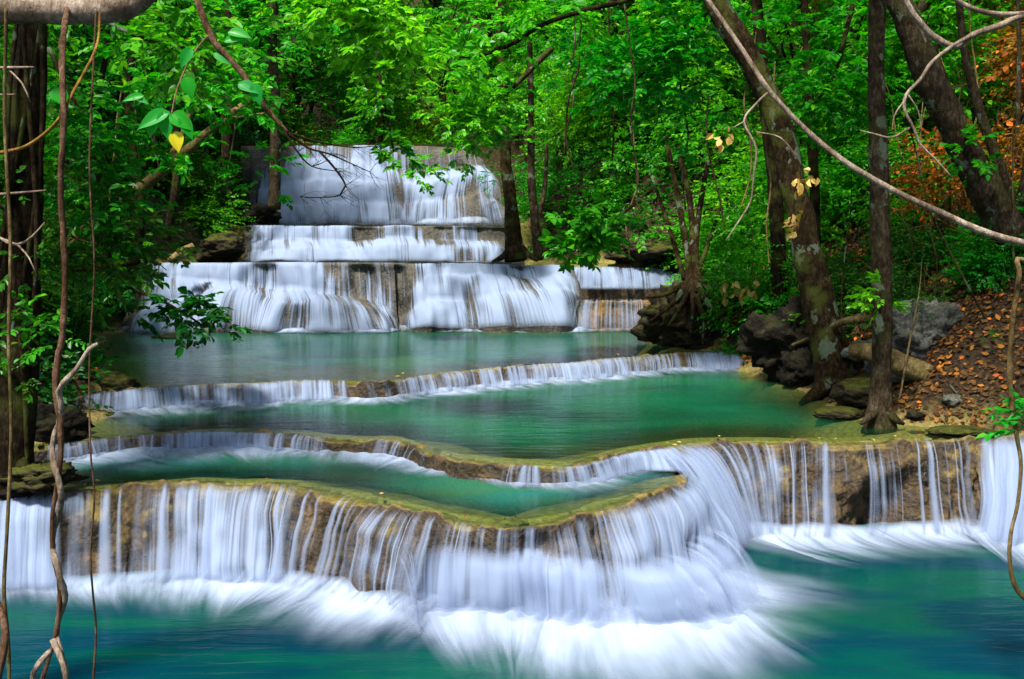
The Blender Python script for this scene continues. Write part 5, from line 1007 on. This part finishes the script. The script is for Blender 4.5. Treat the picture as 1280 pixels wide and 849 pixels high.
spray_branch('bright leafy spray high over the right bank, left of the leaning spotted tree', [(940, -60, 22), (880, 20, 22), (820, 80, 22), (760, 120, 22)], [4, 3, 2, 1], 12, 22, 'leaf_bright', 18, 85, clr=.8, per=24)
spray_branch('bright leafy spray between the leaning spotted tree and the upright grey tree', [(1080, -60, 21), (1060, 30, 21), (1040, 100, 21), (1000, 150, 21)], [4, 3, 2, 1], 12, 21, 'leaf_bright', 16, 86, clr=.7, per=24)
spray_branch('small fern like tuft at the foot of the broad dark trunk', [(20, 420, 12.2), (40, 405, 12.1), (62, 408, 12.0)], [1.5, 1, .6], 15, 12, 'leaf_mid', 4, 77, clr=.14, per=130)
spray_branch('small green sprig at the right edge above the gush', [(1300, 560, 8.5), (1285, 535, 8.5), (1272, 522, 8.5)], [1.5, 1, .6], 18, 8.5, 'leaf_near', 3, 78, clr=.07, per=500)
# dry leaf clusters caught on the twigs
for (px, py, Y, n, lab) in [(1006, 222, 8.3, 9, 'bunch of dry tan leaves hanging on the diagonal branch twig'), (992, 275, 19.0, 8, 'dry yellow leaf bunch against the leaning spotted trunk'), (912, 358, 24, 5, 'dry tan leaves hanging left of the big black rock'), (932, 366, 23.8, 6, 'drooping yellow leaves just above the big black rock'), (905, 172, 8.4, 5, 'pale green leaf pair hanging at the twig fork')]:
    c = W(px, py, Y); rg = np.random.default_rng(int(px)); k = n * 2; D = rg.normal(0, .6, (k, 3)) + np.array([0, 0, -.9]); L = PX(11, Y) * rg.uniform(.7, 1.3, k)
    V, F = leaf_arrays(c + rg.normal(0, PX(7, Y), (k, 3)), D, nrmz(rg.normal(0, 1, (k, 3))), L, L * .32, .4, .2); o = new_mesh('dry_leaves', V, F, M['leaf_dry'], loc=c, smooth=False); tag(o, lab, 'leaves')
# hanging thin vines in the forest
for i in range(22):
    left = i < 9; px = rng.uniform(90, 330) if left else rng.uniform(690, 1260); Y = rng.uniform(17, 30) if left else rng.uniform(18, 30); y0 = rng.uniform(-30, 120); y1 = y0 + rng.uniform(150, 280)
    a = rng.uniform(-25, 25); m_ = ['bark_tan', 'bark_grey', 'bark_brown'][i % 3]
    vine('thin vine hanging in the forest over the left bank' if left else 'thin vine hanging in the forest over the right bank', [(px + a * k / 5 + rng.normal(0, 4), y0 + (y1 - y0) * k / 5, Y) for k in range(6)], [1.0, 1.3, 1.0], m_, 'forest_vine', 'vines over the left bank' if left else 'vines over the right bank', 5)
for i in range(34):
    y_ = rng.uniform(16.5, 27); x_ = np.interp(y_, YR, XRv) + rng.uniform(0.8, 6); b = np.array([x_, y_, gz(x_, y_) - .1]); h_ = rng.uniform(1.5, 4.5); a = rng.normal(0, .5, 2)
    q = [b, b + [a[0] * .3 * h_, a[1] * .2, h_ * .4], b + [a[0] * .5 * h_ + rng.normal(0, .15), a[1] * .5, h_ * .75], b + [a[0] * .9 * h_, a[1], h_]]
    mb = MB(); V, F = tube(q, [.022, .018, .012, .005], 6, .15, .15, 6, i); mb.add(V, F)
    for k in (1, 2): twigs(mb, q[k], rng.normal(0, 1, 3) + [0, 0, .6], h_ * .3, .008, 1, np.random.default_rng(i), .7, 0, 2)
    o = mb.build('bare_sapling', M[['bark_tan', 'bark_grey', 'bark_brown'][i % 3]]); tag(o, 'thin bare crooked stem standing on the right bank', 'sapling', 'bare stems on the right bank')
for i in range(18):
    y_ = rng.uniform(17, 28); x_ = np.interp(y_, YL, XLv) - rng.uniform(0.4, 4); b = np.array([x_, y_, gz(x_, y_) - .1]); h_ = rng.uniform(2, 5); a = rng.normal(0, .5, 2)
    q = [b, b + [a[0] * .3 * h_, a[1] * .2, h_ * .4], b + [a[0] * .5 * h_ + rng.normal(0, .15), a[1] * .5, h_ * .75], b + [a[0] * .9 * h_, a[1], h_]]
    mb = MB(); V, F = tube(q, [.024, .018, .012, .005], 6, .15, .15, 6, i); mb.add(V, F)
    for k in (1, 2): twigs(mb, q[k], rng.normal(0, 1, 3) + [0, 0, .6], h_ * .3, .008, 1, np.random.default_rng(i), .7, 0, 2)
    o = mb.build('bare_sapling', M[['bark_tan', 'bark_grey', 'bark_brown'][i % 3]]); tag(o, 'thin bare crooked stem standing on the shaded left bank', 'sapling', 'bare stems on the left bank')
# leaves and lumps lying on the rims
def rim_leaves(f, n, label, lo=-0.3, hi=0.02, size=0.07):
    k = rng.integers(0, len(f.u), n); b = rng.uniform(lo, hi, n); P = np.zeros((n, 3)); P[:, :2] = f.L[k, :2] + f.D[k] * b[:, None]; P[:, 2] = f.zt + 0.035
    for p in P:
        V, F = leaf_arrays(p[None], nrmz(rng.normal(0, 1, (1, 3)) * [1, 1, .2]), nrmz(np.array([[rng.normal(0, .3), rng.normal(0, .3), 1]])), np.array([size * rng.uniform(.6, 1.4)]), np.array([size * .3]), .3, .1)
        o = new_mesh('fallen_leaf', V, F, M['leaf_dry' if rng.random() < .5 else 'litter'], smooth=False, loc=p); tag(o, label, 'leaf', 'fallen leaves on the rims')
rim_leaves(RIGHT, 26, 'fallen leaf on the wet rim of the right wall'); rim_leaves(LOW, 16, 'fallen leaf on the mossy rim of the nearest ledge'); rim_leaves(UP, 10, 'fallen leaf on the rim across the middle pool', size=0.1)
